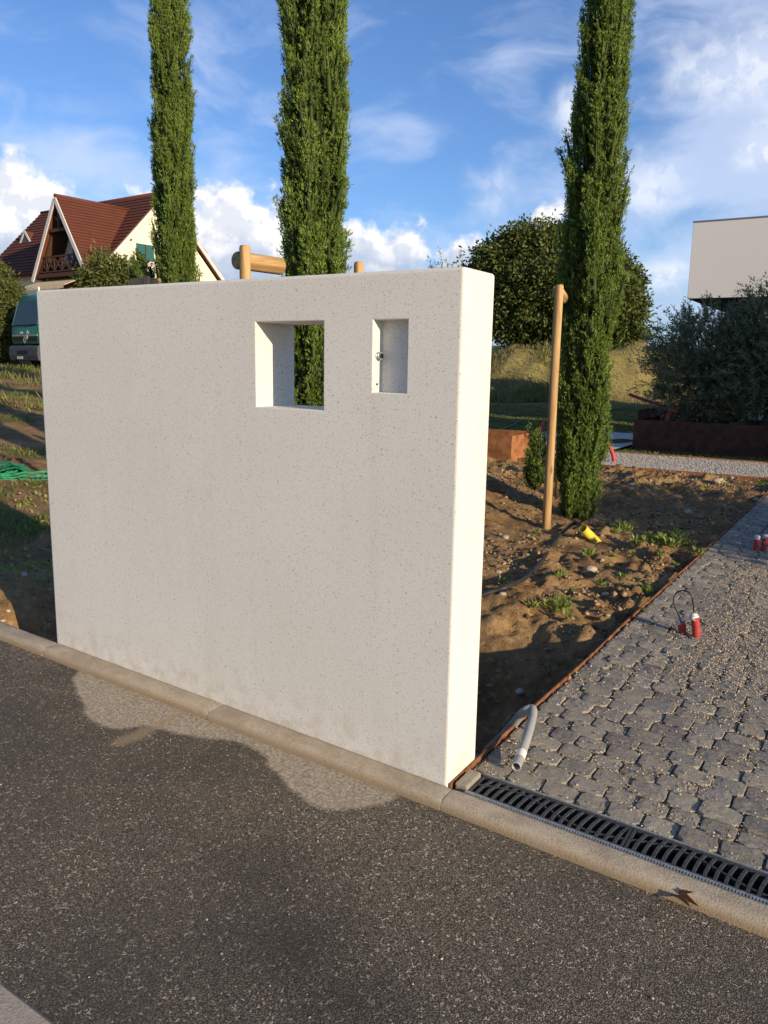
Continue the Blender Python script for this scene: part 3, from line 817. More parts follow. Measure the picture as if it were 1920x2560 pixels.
gx_ = .02+1.7*rs.rand(n)**1.2; gy_ = .15+7*rs.rand(n)**1.15
den = .05 + .9*sst(.10, .40, gx_-.12+.4*(fbm(gx_*2.1, gy_*1.4, 51, 3)-.5))*sst(.9, 2.0, gy_+.7*(fbm(gx_*3, gy_*3, 52, 2)-.5))
den += .14*sst(.52, .7, fbm(gx_*6, gy_*6, 53, 3))
k = rs.rand(n) < den*.42*np.where(gy_ > 5, .6, 1)
gx_, gy_ = gx_[k], gy_[k]
sz = .0024+.0046*rs.rand(len(gx_))**1.4
pebbles('gravel', np.c_[gx_, gy_, -TILT*np.minimum(gx_, 2.5)+.004+sz*.35], sz, M['gravel'], 1, .65, drive, kind='stuff')
# grit caught in the joints
n = 22000
gx_ = rs.uniform(.02, 1.5, n); gy_ = rs.uniform(.15, 4.2, n); sz = rs.uniform(.0022, .005, n)
pebbles('joint_gravel', np.c_[gx_, gy_, -TILT*gx_-.006+rs.rand(n)*.004], sz, M['gravel'], 2, .7, drive, kind='stuff')
# little stones lying on the asphalt
n = 260
gx_ = rs.uniform(-2.6, 1.6, n); gy_ = rs.uniform(-1.25, -.13, n); sz = rs.uniform(.0018, .0045, n)
pebbles('road_grit', np.c_[gx_, gy_, -TILT*gx_+ROADZ+sz*.4], sz, M['gravel'], 3, .7, None, kind='stuff')
# soil clods
n = 34000
gx_ = -.06-3.6*rs.rand(n)**1.2; gy_ = rs.uniform(.9, 9.0, n)
cz = fbm(gx_*1.6, gy_*1.6, 57, 3); k = rs.rand(n) < sst(.42, .66, cz)+.12
gx_, gy_ = gx_[k], gy_[k]; sz = .0035+.022*rs.rand(len(gx_))**6
pebbles('soil_clods', np.c_[gx_, gy_, soil_h(gx_, gy_)+sz*.3], sz, M['clod'], 4, .75, None, kind='stuff')
n = 1400
gx_ = rs.uniform(-6.5, -2.05, n); gy_ = rs.uniform(.05, 3.4, n); sz = .005+.018*rs.rand(n)**4
pebbles('soil_clods', np.c_[gx_, gy_, soil_h(gx_, gy_)+sz*.3], sz, M['clod'], 5, .75, None, kind='stuff')

def ground(px, py, tmax=60.0):
    d = ray(px, py); t = np.linspace(.5, tmax, 6000)
    P = CAM[None]+t[:, None]*d[None]; h = soil_h(P[:, 0], P[:, 1])
    k = np.argmax(P[:, 2] <= h); q = P[k]; return np.array([q[0], q[1], float(soil_h(q[0], q[1]))])
def gz(x, y): return float(soil_h(np.array([x]), np.array([y]))[0])

# ---------------------------------------------------------------- foliage builder
def norm(a): return a/np.maximum(np.linalg.norm(a, axis=-1, keepdims=True), 1e-9)
def kites(C, A, l, w, tint, rs, fold=.25):
    """leaf-shaped quads: centre base C, axis A, length l, width w"""
    n = len(C); A = norm(A); S = norm(np.cross(A, rs.normal(size=(n, 3)))); N = np.cross(A, S)
    l = np.asarray(l).reshape(-1, 1); w = np.asarray(w).reshape(-1, 1)
    V = np.stack([C, C+A*l*.5+S*w*.5+N*w*fold, C+A*l, C+A*l*.5-S*w*.5+N*w*fold], 1)
    F = np.arange(4*n).reshape(n, 4)
    T = np.repeat(np.asarray(tint)[:, None], 4, 1); T[:, 2] = np.minimum(1, T[:, 2]+.12)
    return V.reshape(-1, 3), F, T.ravel()
def shoots(C, A, l, w, tint, rs):
    """scale shoots: one pointed triangle each"""
    n = len(C); A = norm(A); S = norm(np.cross(A, rs.normal(size=(n, 3))))
    l = np.asarray(l).reshape(-1, 1); w = np.asarray(w).reshape(-1, 1)
    V = np.stack([C-S*w*.5, C+S*w*.5, C+A*l], 1); T = np.repeat(np.asarray(tint)[:, None], 3, 1); T[:, 2] = np.minimum(1, T[:, 2]+.12)
    return V.reshape(-1, 3), np.arange(3*n).reshape(n, 3), T.ravel()
def leaf_obj(name, parts, m, parent=None, **kw):
    V = []; F = []; T = []; b = 0
    for v, f, t in parts: V.append(v); F.append(f+b); T.append(t); b += len(v)
    return link(name, np_mesh(name, np.concatenate(V), np.concatenate(F), m, {'tint': np.concatenate(T)}), parent, **kw)

def cypress(px_label, base, prof, seed, nplume, lobe=None, WF=.82):
    """prof: list of (z, radius)"""
    rs = np.random.RandomState(seed); zs = np.array([p[0] for p in prof]); rr = np.array([p[1] for p in prof]); H = zs[-1]
    t = empty('cypress_tree', (base[0], base[1], base[2]), label=px_label, cat='tree', group='columnar cypress trees')
    # trunk and stems
    mb = MB(); mb.tube([(0, 0, -.15), (.01, 0, .5), (0, .01, H*.5), (0, 0, H*.95)], [.055, .045, .03, .008], 8)
    for i in range(7):
        a = rs.rand()*6.28; r0 = .05; x, y = math.cos(a), math.sin(a)
        mb.tube([(x*.03, y*.03, .05+.1*i), (x*.12, y*.12, .45+.12*i), (x*.16, y*.16, 1.0+.15*i)], [.014, .011, .006], 6)
    mb.obj('trunk', M['bark'], t, 0, 2, True)
    def rad(z): return np.interp(z, zs, rr)
    def lob(a, z): return fbm(a*1.5+seed, z*.55, seed, 3)
    # inner twig core
    nz_, na = 70, 22; V = []
    for i in range(nz_+1):
        z = .12+(H-.15)*i/nz_
        for j in range(na):
            a = 2*math.pi*j/na
            r = float(rad(z))*(.30+.22*float(lob(np.array([math.cos(a)*2+4]), np.array([z*1.5+math.sin(a)*3]))[...].ravel()[0]))
            V.append((r*math.cos(a), r*math.sin(a), z+rs.uniform(-.03, .03)))
    F = [(i*na+j, i*na+(j+1) % na, (i+1)*na+(j+1) % na, (i+1)*na+j) for i in range(nz_) for j in range(na)]
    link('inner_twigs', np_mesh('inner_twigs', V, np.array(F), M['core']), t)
    # plumes: upright flame-shaped sprays, packed over the surface
    wgt = np.interp(np.linspace(0, H, 400), zs, rr); cdf = np.cumsum(wgt); cdf /= cdf[-1]
    z = np.interp(rs.rand(nplume), cdf, np.linspace(0, H, 400)); a = rs.rand(nplume)*2*np.pi
    L = .55*fbm(np.cos(a)*2.6+5+seed, np.sin(a)*2.6+z*.45, seed+3, 2)+.45*fbm(np.cos(a)*3.4+15+seed, np.sin(a)*3.4+z*2.4, seed+9, 2)
    r = WF*rad(z)*(.40+.48*sst(.36, .56, L))*(.82+.40*fbm(np.cos(a)*1.3+z*.9+seed, np.sin(a)*1.3-z*1.1, seed+20, 2))*rs.uniform(.93, 1.07, nplume)
    ph = rs.uniform(.20, .42, nplume)*np.clip(rad(z)/.25, .45, 1); pw = WF*rs.uniform(.042, .072, nplume)*np.clip(rad(z)/.25, .45, 1)
    ptint = np.clip(.22+.5*sst(.36, .6, L)+rs.normal(0, .17, nplume), 0, 1)  # recessed plumes tinted darker, shade of the clefts put into the colour
    C0 = np.stack([r*np.cos(a), r*np.sin(a), z-.08], -1)
    out = np.stack([np.cos(a), np.sin(a), np.zeros(nplume)], -1)
    axis = norm(out*rs.uniform(.02, .24, (nplume, 1))+np.array([0, 0, 1.0])+rs.normal(0, .09, (nplume, 3)))
    if lobe is not None:
        (lx, ly, lz, lr, ln_) = lobe; m_ = rs.rand(ln_, 3)*2-1
        m_ = m_[np.linalg.norm(m_, axis=1) < 1]; k = len(m_)
        C0 = np.concatenate([C0, m_*np.array([lr, lr, lr*2.2])+np.array([lx, ly, lz])]); axis = np.concatenate([axis, norm(rs.normal(0, .2, (k, 3))+[0, 0, 1])])
        ph = np.concatenate([ph, rs.uniform(.12, .22, k)]); pw = np.concatenate([pw, np.full(k, .05)]); ptint = np.concatenate([ptint, rs.rand(k)*.6])
    ns, nb = 38, 8                                   # sprays per plume, scale shoots per spray
    n = len(C0); u = rs.rand(n, ns)
    wd = np.where(u < .35, .45+.55*u/.35, np.clip((1-u)/.65, 0, 1)**.6)
    S = norm(np.cross(axis, rs.normal(size=(n, 3)))); N = np.cross(axis, S)
    th = rs.rand(n, ns)*2*np.pi; q = .5+.5*rs.rand(n, ns)
    side = S[:, None]*np.cos(th)[..., None]+N[:, None]*np.sin(th)[..., None]
    C1 = C0[:, None]+axis[:, None]*(u*ph[:, None])[..., None]+side*(pw[:, None]*wd*q)[..., None]
    A1 = norm(axis[:, None]+side*.42+rs.normal(0, .2, (n, ns, 3)))
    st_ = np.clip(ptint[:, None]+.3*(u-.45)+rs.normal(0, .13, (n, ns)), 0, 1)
    v = rs.rand(n, ns, nb); sl = rs.uniform(.022, .045, (n, ns, 1))
    C = C1[:, :, None]+A1[:, :, None]*(v*sl)[..., None]+rs.normal(0, .006, (n, ns, nb, 3))
    A = A1[:, :, None]+rs.normal(0, .38, (n, ns, nb, 3))
    tint = np.clip(st_[..., None]+.35*(v-.5), 0, 1)
    C = C.reshape(-1, 3); A = A.reshape(-1, 3); tint = tint.ravel()
    k = C[:, 2] > .0
    C, A, tint = C[k], A[k], tint[k]
    l = rs.uniform(.014, .030, len(C)); w = rs.uniform(.006, .0105, len(C))
    # dense heart of every plume: a small spindle of packed twigs under the outer shoots
    prof_s = [(.0, .25), (.18, .62), (.38, .80), (.62, .60), (.84, .34), (.98, .05)]; m6 = 6; SVs = []
    for (f, g_) in prof_s:
        for j in range(m6):
            an = 2*math.pi*j/m6
            jit = 1+.25*(rs.rand(n, 1)-.5)
            SVs.append(C0+axis*(f*ph)[:, None]+(S*math.cos(an)+N*math.sin(an))*(.48*g_*pw)[:, None]*jit)
    SVs = np.stack(SVs, 1)                            # n, 36, 3
    fb = np.array([q_ for i in range(len(prof_s)-1) for j in range(m6) for q_ in ((i*m6+j, i*m6+(j+1) % m6, (i+1)*m6+(j+1) % m6), (i*m6+j, (i+1)*m6+(j+1) % m6, (i+1)*m6+j))])
    Fs = (fb[None]+(np.arange(n)*len(prof_s)*m6)[:, None, None]).reshape(-1, 3)
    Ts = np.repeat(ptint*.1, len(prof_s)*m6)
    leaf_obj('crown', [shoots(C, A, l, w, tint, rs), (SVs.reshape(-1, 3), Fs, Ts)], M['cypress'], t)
    return t
t3 = ground(1440, 1290)
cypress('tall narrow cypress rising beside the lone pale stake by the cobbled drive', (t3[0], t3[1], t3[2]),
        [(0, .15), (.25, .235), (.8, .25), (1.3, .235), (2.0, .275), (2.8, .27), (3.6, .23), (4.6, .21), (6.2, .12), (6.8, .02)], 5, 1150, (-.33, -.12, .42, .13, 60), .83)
b2 = at(787, 700, 5.85)
cypress('broadest dark green cypress directly behind the square opening of the wall', (b2[0], b2[1], gz(b2[0], b2[1])),
        [(0, .16), (.4, .23), (1.0, .25), (2.0, .25), (3.0, .25), (4.0, .24), (5.5, .16), (6.3, .02)], 12, 1150, None, .76)
b1 = at(437, 650, 9.6)
cypress('slim cypress standing in front of the cream house gable', (b1[0], b1[1], gz(b1[0], b1[1])),
        [(0, .2), (.8, .3), (1.6, .31), (2.3, .27), (3.2, .24), (4.2, .235), (5.4, .2), (6.8, .1), (7.4, .02)], 23, 1100, (-.42, -.1, 2.05, .16, 70), .77)

# ---------------------------------------------------------------- tree stakes
def stake(label, posts, rail, rp=.036, rr=.058):
    """posts: list of (x,y,ztop)"""
    c = posts[0]; z0 = gz(c[0], c[1])
    e = empty('tree_stake', (c[0], c[1], z0), label=label, cat='stake', group='round timber stake frames holding the trees')
    for (x, y, zt) in posts:
        g = gz(x, y); mb = MB(); h = zt-g
        pts = [(0, 0, -.25-0), (.002, .001, h*.3), (-.002, .002, h*.7), (0, 0, h-.015), (0, 0, h)]
        o = mb.tube(pts, [rp*1.05, rp*1.02, rp, rp*.98, rp*.80], 18).obj('post', M['wood'], e, 0, 2, True, 30)
        o.location = (x-c[0], y-c[1], g-z0)
    a, b = Vector(rail[0]), Vector(rail[1]); d = b-a; L = d.length
    mb = MB(); n = 24; ring = []
    for zc in (0, .012, L-.012, L):
        f = .9 if zc in (0, L) else 1.0
        ring.append([(rr*f*math.cos(2*math.pi*j/n), rr*f*math.sin(2*math.pi*j/n), zc) for j in range(n)])
    V = [q for r_ in ring for q in r_]; F = [tuple(range(n))[::-1], tuple(3*n+j for j in range(n))]
    for i in range(3):
        for j in range(n): F.append((i*n+j, i*n+(j+1) % n, (i+1)*n+(j+1) % n, (i+1)*n+j))
    o = mb.add(V, F).obj('rail', M['wood'], e, 0, 2, True)
    o.rotation_euler = d.to_track_quat('Z', 'Y').to_euler(); o.location = a-Vector((c[0], c[1], z0))
    return e
def behind(p_, r=.09):
    v = np.array(p_)-CAM; v[2] = 0; v /= np.linalg.norm(v); return np.array(p_)+v*r
p3 = ground(1365, 1320); zt3 = at(1393, 712, math.hypot(*(p3-CAM)[:2]))[2]
q3 = at(1424, 712, 8.35); q3[2] = zt3
ra = behind((p3[0], p3[1], zt3-.06)); rb = behind((q3[0], q3[1], zt3-.06), -.09); dd = (rb-ra)/np.linalg.norm(rb-ra)
stake('lone pale upright stake beside the cypress nearest the cobbles', [(p3[0], p3[1], zt3), (q3[0], q3[1], zt3)], (ra-dd*.09, rb+dd*.1), .036, .05)
pl = at(612, 614, 5.3); pr = at(897, 655, 6.05)
ra = behind((pl[0], pl[1], pl[2]-.085)); rb = behind((pr[0], pr[1], pl[2]-.085)); dd = (rb-ra)/np.linalg.norm(rb-ra)
stake('orange timber post and thick round rail showing above the wall top', [tuple(pl), (pr[0], pr[1], pr[2])], (ra-dd*.07, ra+dd*.31), .036, .056)
pl = at(366, 690, 8.6); pr = at(500, 708, 9.3)
ra = behind((pl[0], pl[1], pl[2]-.06)); dd = np.array([.92, .38, 0])
stake('low timber stake head at the foot of the cypress before the house', [tuple(pl), (pr[0], pr[1], pl[2]-.15)], (ra-dd*.16, ra+dd*.14), .04, .05)

# ---------------------------------------------------------------- broad trees, olives, bushes
def blob_tree(name, label, cat, base, centre, radii, m, nclump, nleaf, ll, lw, seed, clump_r, trunk_r=.1, group=None, droop=0.0, hollow=.35, spray=0.0, hue=0.0):
    rs = np.random.RandomState(seed); base = np.array(base, float); c = np.array(centre, float)-base; radii = np.array(radii, float)
    t = empty(name, tuple(base), label=label, cat=cat)
    if group: t['group'] = group
    D = norm(rs.normal(size=(nclump, 3)))
    lump = .66+.66*fbm(D[:, 0]*2.4+7+seed, D[:, 1]*2.4+D[:, 2]*3.1, seed, 3)
    q = (hollow+(1-hollow)*rs.rand(nclump)**.45)*lump
    CC = c+D*q[:, None]*radii
    CC = CC[CC[:, 2] > .03]; n = len(CC); q = q[:n]
    # limbs
    mb = MB(); mb.tube([(0, 0, -.15), tuple(c*np.array([.4, .4, .45])), tuple(c*np.array([.95, .95, .95]))], [trunk_r, trunk_r*.75, trunk_r*.3], 9)
    for i in range(min(60, n)):
        e = CC[i]; s_ = c*np.array([.5, .5, rs.uniform(.35, .8)]); mid = (s_+e)/2+np.array([0, 0, .06*radii[2]])
        mb.tube([tuple(s_), tuple(mid), tuple(e)], [trunk_r*.35, trunk_r*.2, trunk_r*.06], 5, False)
    mb.obj('trunk', M['bark'], t, 0, 2, True)
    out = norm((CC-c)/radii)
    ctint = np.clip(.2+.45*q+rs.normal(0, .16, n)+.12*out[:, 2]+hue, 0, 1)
    if spray > 0:                        # long thin shoots with leaves along them
        ax = norm(out*.7+rs.normal(0, .45, (n, 3))+np.array([0, 0, .35]))
        u = rs.rand(n, nleaf); P = CC[:, None]+ax[:, None]*(u*spray)[..., None]+rs.normal(0, .008, (n, nleaf, 3))
        A = ax[:, None]*.75+rs.normal(0, .5, (n, nleaf, 3))
        tw = kites(CC, ax, np.full(n, spray), np.full(n, .012), np.zeros(n), rs)
    else:
        P = CC[:, None]+rs.normal(0, clump_r*.55, (n, nleaf, 3))*np.array([1, 1, .65])
        A = out[:, None]*.6+rs.normal(0, .7, (n, nleaf, 3))+np.array([0, 0, -droop])
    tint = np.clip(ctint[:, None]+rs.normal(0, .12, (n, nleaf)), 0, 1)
    P = P.reshape(-1, 3); k = P[:, 2] > .02
    P = P[k]; A = A.reshape(-1, 3)[k]; tint = tint.ravel()[k]
    l = ll*rs.uniform(.65, 1.25, len(P)); w = lw*rs.uniform(.7, 1.2, len(P))
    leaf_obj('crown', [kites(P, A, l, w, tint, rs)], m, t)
    return t
wc = at(1362, 728, 56.0); wb = (wc[0], wc[1], gz(wc[0], wc[1]))
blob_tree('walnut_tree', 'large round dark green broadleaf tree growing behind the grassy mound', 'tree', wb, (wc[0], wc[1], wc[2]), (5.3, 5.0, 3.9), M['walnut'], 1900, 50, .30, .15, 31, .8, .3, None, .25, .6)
wc2 = at(1545, 790, 57.0)
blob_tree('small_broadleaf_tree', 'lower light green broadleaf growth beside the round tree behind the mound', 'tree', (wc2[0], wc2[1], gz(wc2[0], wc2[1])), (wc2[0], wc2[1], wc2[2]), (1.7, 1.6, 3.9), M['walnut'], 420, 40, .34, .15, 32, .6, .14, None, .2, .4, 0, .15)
# planters
M['corten_shade'] = simple('shaded_weathered_steel', (.085, .034, .02), .85, .35, 9, .2, .003)  # same corten, darkened in colour for the planters that stand in shade
def planter(label, x0, x1, y0, y1, h, z0=-.12, m='corten'):
    e = empty('steel_planter', ((x0+x1)/2, y0, z0), label=label, cat='planter')
    cx, cy = (x0+x1)/2, y0; th = .012; D_ = y1-y0; w = x1-x0
    for nm, a in (('front_panel', (-w/2, w/2, 0, th)), ('back_panel', (-w/2, w/2, D_-th, D_)), ('side_panel', (-w/2, -w/2+th, th+.001, D_-th-.001)), ('side_panel', (w/2-th, w/2, th+.001, D_-th-.001))):
        MB().box(a[0], a[1], a[2], a[3], 0, h-z0).obj(nm, M[m], e, .002)
    MB().box(-w/2+th+.002, w/2-th-.002, th+.002, D_-th-.002, .01, h-z0-.09).obj('planting_soil', M['soil'], e)
    return e
planter('small bright orange rusty steel planter beside the gravel path', -5.9, -3.67, 9.02, 10.1, .33)
planter('long dark rusty steel planter under the olive trees', -2.80, 2.4, 12.5, 14.1, .46, -.12, 'corten_shade')
planter('short dark rusty steel planter behind the long olive planter', -3.75, -1.5, 16.4, 17.6, .45, -.12, 'corten_shade')
def olive(label, px, py, D, rx, rz, base_z, n, seed, up=0.0, grp='olive trees in rusty planters', z=None):
    c = at(px, py, D)
    return blob_tree('olive_tree', label, 'tree', (c[0], c[1], base_z), (c[0], c[1], c[2]), (rx, rx*.9, rz), M['olive'], n, 30, .062, .013, seed, .2, .06, grp, 0, .25, .32)
oc_ = onz(1215, 1100, .3); 
blob_tree('olive_tree', 'silvery olive tree standing in the small orange planter behind the wall', 'tree', (-5.2, 9.6, .24), (-5.2, 9.6, 1.72), (.66, .7, 1.0), M['olive'], 520, 30, .065, .014, 41, .2, .05, 'olive trees in rusty planters', 0, .25, .34)
blob_tree('olive_tree', 'bushy dark olive tree in the long planter, lower one with sky showing through', 'tree', (-1.75, 13.3, .34), (-1.75, 13.3, 1.38), (1.0, .75, .95), M['olive'], 1500, 30, .075, .017, 42, .2, .06, 'olive trees in rusty planters', 0, .2, .34)
blob_tree('olive_tree', 'tall dark olive tree in the long planter with sunlit top shoots against the pale fascia', 'tree', (-.70, 13.2, .34), (-.70, 13.2, 1.55), (.9, .75, 1.08), M['olive'], 1700, 30, .075, .017, 43, .2, .06, 'olive trees in rusty planters', 0, .2, .34)
# bushes at the left and far hedge
bc = at(-6, 800, 37.5); blob_tree('garden_shrub', 'big dense green shrub growing beside the green truck', 'shrub', (bc[0], bc[1], gz(bc[0], bc[1])), (bc[0], bc[1], 3.1), (1.15, 1.0, 2.1), M['bush'], 620, 40, .17, .06, 51, .3, .1, None, .1, .5)
bc = at(272, 690, 21.0); blob_tree('garden_shrub', 'loose leafy shrub reaching up below the house balcony', 'shrub', (bc[0], bc[1], gz(bc[0], bc[1])), (bc[0], bc[1], 3.2), (.62, .6, .62), M['bush'], 220, 36, .13, .04, 52, .2, .08, None, .1, .3)
bc = at(1650, 985, 46.0); blob_tree('garden_shrub', 'low hedge shrub in shade at the end of the grassy mound', 'shrub', (bc[0], bc[1], gz(bc[0], bc[1])-.1), (bc[0], bc[1], 1.1), (2.2, 1.6, 1.0), M['walnut'], 320, 34, .2, .09, 53, .35, .08, None, .1, .4)
blob_tree('garden_shrub', 'unseen rounded shrub added across the cobbled drive to cast a shadow', 'shrub', (3.7, 4.75, -.1), (3.7, 4.75, .68), (.8, 1.5, .78), M['bush'], 520, 40, .08, .03, 54, .2, .04, None, .1, .3)  # out of view, added to throw the shadow across drive and soil

# ---------------------------------------------------------------- modern building and unseen added garage
bl = empty('modern_house', (0, 15.47, 0), label='modern flat roofed house with deep pale rendered fascia over a dark recess', cat='house')
MB().box(-2.69, 14, 0, 11.5, 2.80, 4.29).obj('roof_volume', M['render'], bl, .006)
MB().box(-2.70, 14.03, -.012, 11.53, 4.292, 4.318).obj('coping', M['coping'], bl)
MB().box(-2.66, 13.9, .03, 11.4, 2.785, 2.797).obj('soffit', M['soffit'], bl)
MB().box(-1.36, -1.12, .35, .62, -.1, 2.78).obj('column', M['render'], bl, .01)
xw = at(1862, 900, 27)[0]
MB().box(xw, 13.8, 8.5, 8.8, -.1, 2.78).obj('recessed_wall', M['darkwall'], bl)
MB().box(3.2, 13.8, 3.0, 3.25, -.1, 2.78).obj('side_wall', M['darkwall'], bl)
gr = empty('blocker', (9, 9.9, 0), label='unseen pale garage block on the far side of the drive', cat='blocker')  # unseen volume, added to throw shade over the olives, planters and lawn
MB().box(-4, 4, 0, 3.0, -.2, 4.4).obj('wall', M['render'], gr, .01)
MB().box(-4.03, 4.03, -.03, 3.03, 4.402, 4.45).obj('coping', M['coping'], gr)
MB().box(-3.2, -.4, -.02, -.002, .0, 2.2).obj('blocker_panel', M['coping'], gr)

# gravel path with steel edges
V = [(-9, 9.24, -.045), (-.3, 9.32, -.045), (6, 9.32, -.045), (-9, 11.35, -.045), (-.3, 11.35, -.045), (6, 11.35, -.045)]
link('gravel_path', np_mesh('gravel_path', V, [(0, 1, 4, 3), (1, 2, 5, 4)], M['path']), None, kind='structure')
V = [(-6.2, 11.35, -.047), (-2.95, 11.35, -.047), (-2.95, 16.2, -.047), (-5.0, 16.2, -.047)]
link('gravel_path', np_mesh('gravel_path', V, [(0, 1, 2, 3)], M['path']), None, kind='structure')
rs = np.random.RandomState(91); n = 16000
gx_ = rs.uniform(-4.2, 1.0, n); gy_ = rs.uniform(9.33, 11.34, n); sz = rs.uniform(.006, .014, n)
pebbles('path_gravel', np.c_[gx_, gy_, np.full(n, -.043)+sz*.3], sz, m_pebble('path_pebbles', [(.42, .39, .34), (.70, .66, .59), (.56, .52, .46), (.78, .75, .70), (.34, .31, .27)]), 9, .7, None, kind='stuff')
e2 = empty('steel_edging', (0, 0, 0), label='thin rusty steel edging along the pale gravel path', cat='edging')
MB().add([(-9, 9.235, -.3), (6, 9.315, -.3), (6, 9.321, -.3), (-9, 9.241, -.3), (-9, 9.235, -.02), (6, 9.315, -.02), (6, 9.321, -.02), (-9, 9.241, -.02)], [(3, 2, 1, 0), (4, 5, 6, 7), (0, 1, 5, 4), (1, 2, 6, 5), (2, 3, 7, 6), (3, 0, 4, 7)]).obj('edging_strip', M['corten'], e2)
MB().box(-2.92, 6, 11.36, 11.366, -.3, -.02).obj('edging_strip', M['corten'], e2)

# ---------------------------------------------------------------- pipes and small site things
def curve_pts(P, n=40):
    P = [np.array(q, float) for q in P]; out = []
    for i in range(len(P)-1):
        p0 = P[max(i-1, 0)]; p1 = P[i]; p2 = P[i+1]; p3_ = P[min(i+2, len(P)-1)]
        for k in range(n//(len(P)-1)):
            t = k/(n//(len(P)-1))
            out.append(.5*((2*p1)+(-p0+p2)*t+(2*p0-5*p1+4*p2-p3_)*t*t+(-p0+3*p1-3*p2+p3_)*t**3))
    out.append(P[-1]); return out
def hollow_tube(pts, ro, ri, n=18):
    mb = MB(); pts = [Vector(q) for q in pts]
    mb.tube(pts, ro, n, False); a = len(mb.v)
    d = (pts[0]-pts[1]).normalized(); k = 4
    mb.tube([pts[0], pts[0]-d*.03, pts[0]-d*.09], ri, n, False)
    mb.f.append(tuple(a+2*n+j for j in range(n)))
    for j in range(n): mb.f.append((j, (j+1) % n, a+(j+1) % n, a+j))
    return mb
# grey pipe bent over the edging
G = [onz(1290, 1917, .026), onz(1303, 1886, .034), onz(1319, 1838, .060), onz(1331, 1792, .082), onz(1330, 1772, .092), onz(1308, 1781, .075), onz(1282, 1812, .0), onz(1250, 1846, -.10), onz(1215, 1880, -.22)]
pp = curve_pts(G, 56)
gp = empty('grey_pipe', tuple(G[0]), label='bent grey plastic pipe hooked over the rusty edging near the wall foot', cat='pipe')
pc = [Vector(q)-Vector(G[0]) for q in pp]
hollow_tube(pc, .0165, .0135).obj('pipe', M['greypvc'], gp, 0, 2, True)
MB().tube(pc[5:9], .0171, 18, False).obj('tape_label', M['tape'], gp, 0, 2, True)
# red corrugated conduits with a cable loop
def conduit(label, px, py, h, lean, r=.0215):
    b = onz(px, py, -.01); b[2] = -TILT*b[0]
    e = empty('conduit_stub', tuple(b), label=label, cat='conduit', group='red corrugated conduit stubs in the cobbles')
    pts = []; rad = []; n = int(h/.0035)
    for i in range(n+1):
        f = i/n; pts.append((lean[0]*f*f*h, lean[1]*f*f*h, -.02+(h+.02)*f)); rad.append(r*(1.0 if (i % 4) < 2 else .88))
    MB().tube(pts, rad, 18).obj('corrugated_pipe', M['red'], e, 0, 2, False)
    tp = Vector(pts[-1]); rs_ = random.Random(int(px))
    mb = MB(); k = 5; mb.tube([tp+Vector((0, 0, -.022)), tp+Vector((0, 0, -.006)), tp+Vector((.002, 0, .004)), tp+Vector((.003, .002, .012))], [r*1.04, r*1.06, r*.95, r*.5], 14)
    mb.v = [(x+rs_.uniform(-.0015, .0015), y+rs_.uniform(-.0015, .0015), z+rs_.uniform(-.0015, .0015)) for x, y, z in mb.v]
    mb.obj('tape_wrap', M['tape'], e, 0, 2, True)
    return Vector(b)+tp
def loop(label, a, b, mids):
    P = [a-Vector((0, 0, .01))]+[Vector(q) for q in mids]+[b-Vector((0, 0, .01))]
    o = MB().tube(curve_pts(P, 48), .0042, 8).obj('cable_loop', M['cable'], None, 0, 2, True, label=label, cat='cable')
    return o
ca = conduit('short leaning red conduit stub wrapped in pale tape on the sunlit cobbles', 1706, 1582, .066, (-.2, .1))
cb = conduit('taller upright red conduit stub beside the short one on the sunlit cobbles', 1741, 1592, .115, (-.18, 0))
Dl = math.hypot(*(np.array(cb)-CAM)[:2])
loop('black cable looping between two red conduit stubs on the sunlit cobbles', ca, cb, [at(1698, 1540, Dl-.02), at(1684, 1505, Dl-.02), at(1692, 1482, Dl), at(1712, 1477, Dl), at(1729, 1490, Dl), at(1735, 1530, Dl)])
ca = conduit('short red conduit stub in the shaded strip of cobbles', 1889, 1376, .11, (0, .1))
cb = conduit('red conduit stub with raised cable in the shaded strip of cobbles', 1908, 1377, .12, (.05, .1))
Dl = math.hypot(*(np.array(cb)-CAM)[:2])
loop('black cable rising from the shaded pair of red conduit stubs', ca, cb, [at(1900, 1335, Dl), at(1925, 1310, Dl), at(1940, 1312, Dl), at(1930, 1335, Dl)])
# yellow tube and black polythene pipe
yo = onz(1457, 1321, .075); yi = ground(1486, 1352); yi2 = yi+(yi-yo)*.5
ye = empty('yellow_tube', tuple(yi), label='short yellow plastic tube slanting out of the soil by the cypress', cat='tube')
hollow_tube([Vector(yo)-Vector(yi), (Vector(yo)-Vector(yi))*.5, Vector(yi2)-Vector(yi)], .037, .033, 24).obj('tube', M['yellow'], ye, 0, 2, True)
BP = [np.array(yo)+(yi-yo)*.25]
for (px, py, dz_) in ((1440, 1322, .05), (1412, 1334, .03), (1385, 1364, .018), (1352, 1412, .015), (1318, 1448, .013), (1275, 1471, .013), (1235, 1484, .013), (1170, 1502, .013)):
    q = ground(px, py); q[2] += dz_; BP.append(q)
MB().tube(curve_pts(BP, 64), .0145, 12).obj('black_pipe', M['blackpipe'], None, 0, 2, True, label='black polythene pipe running over the soil from the yellow tube towards the wall', cat='pipe')
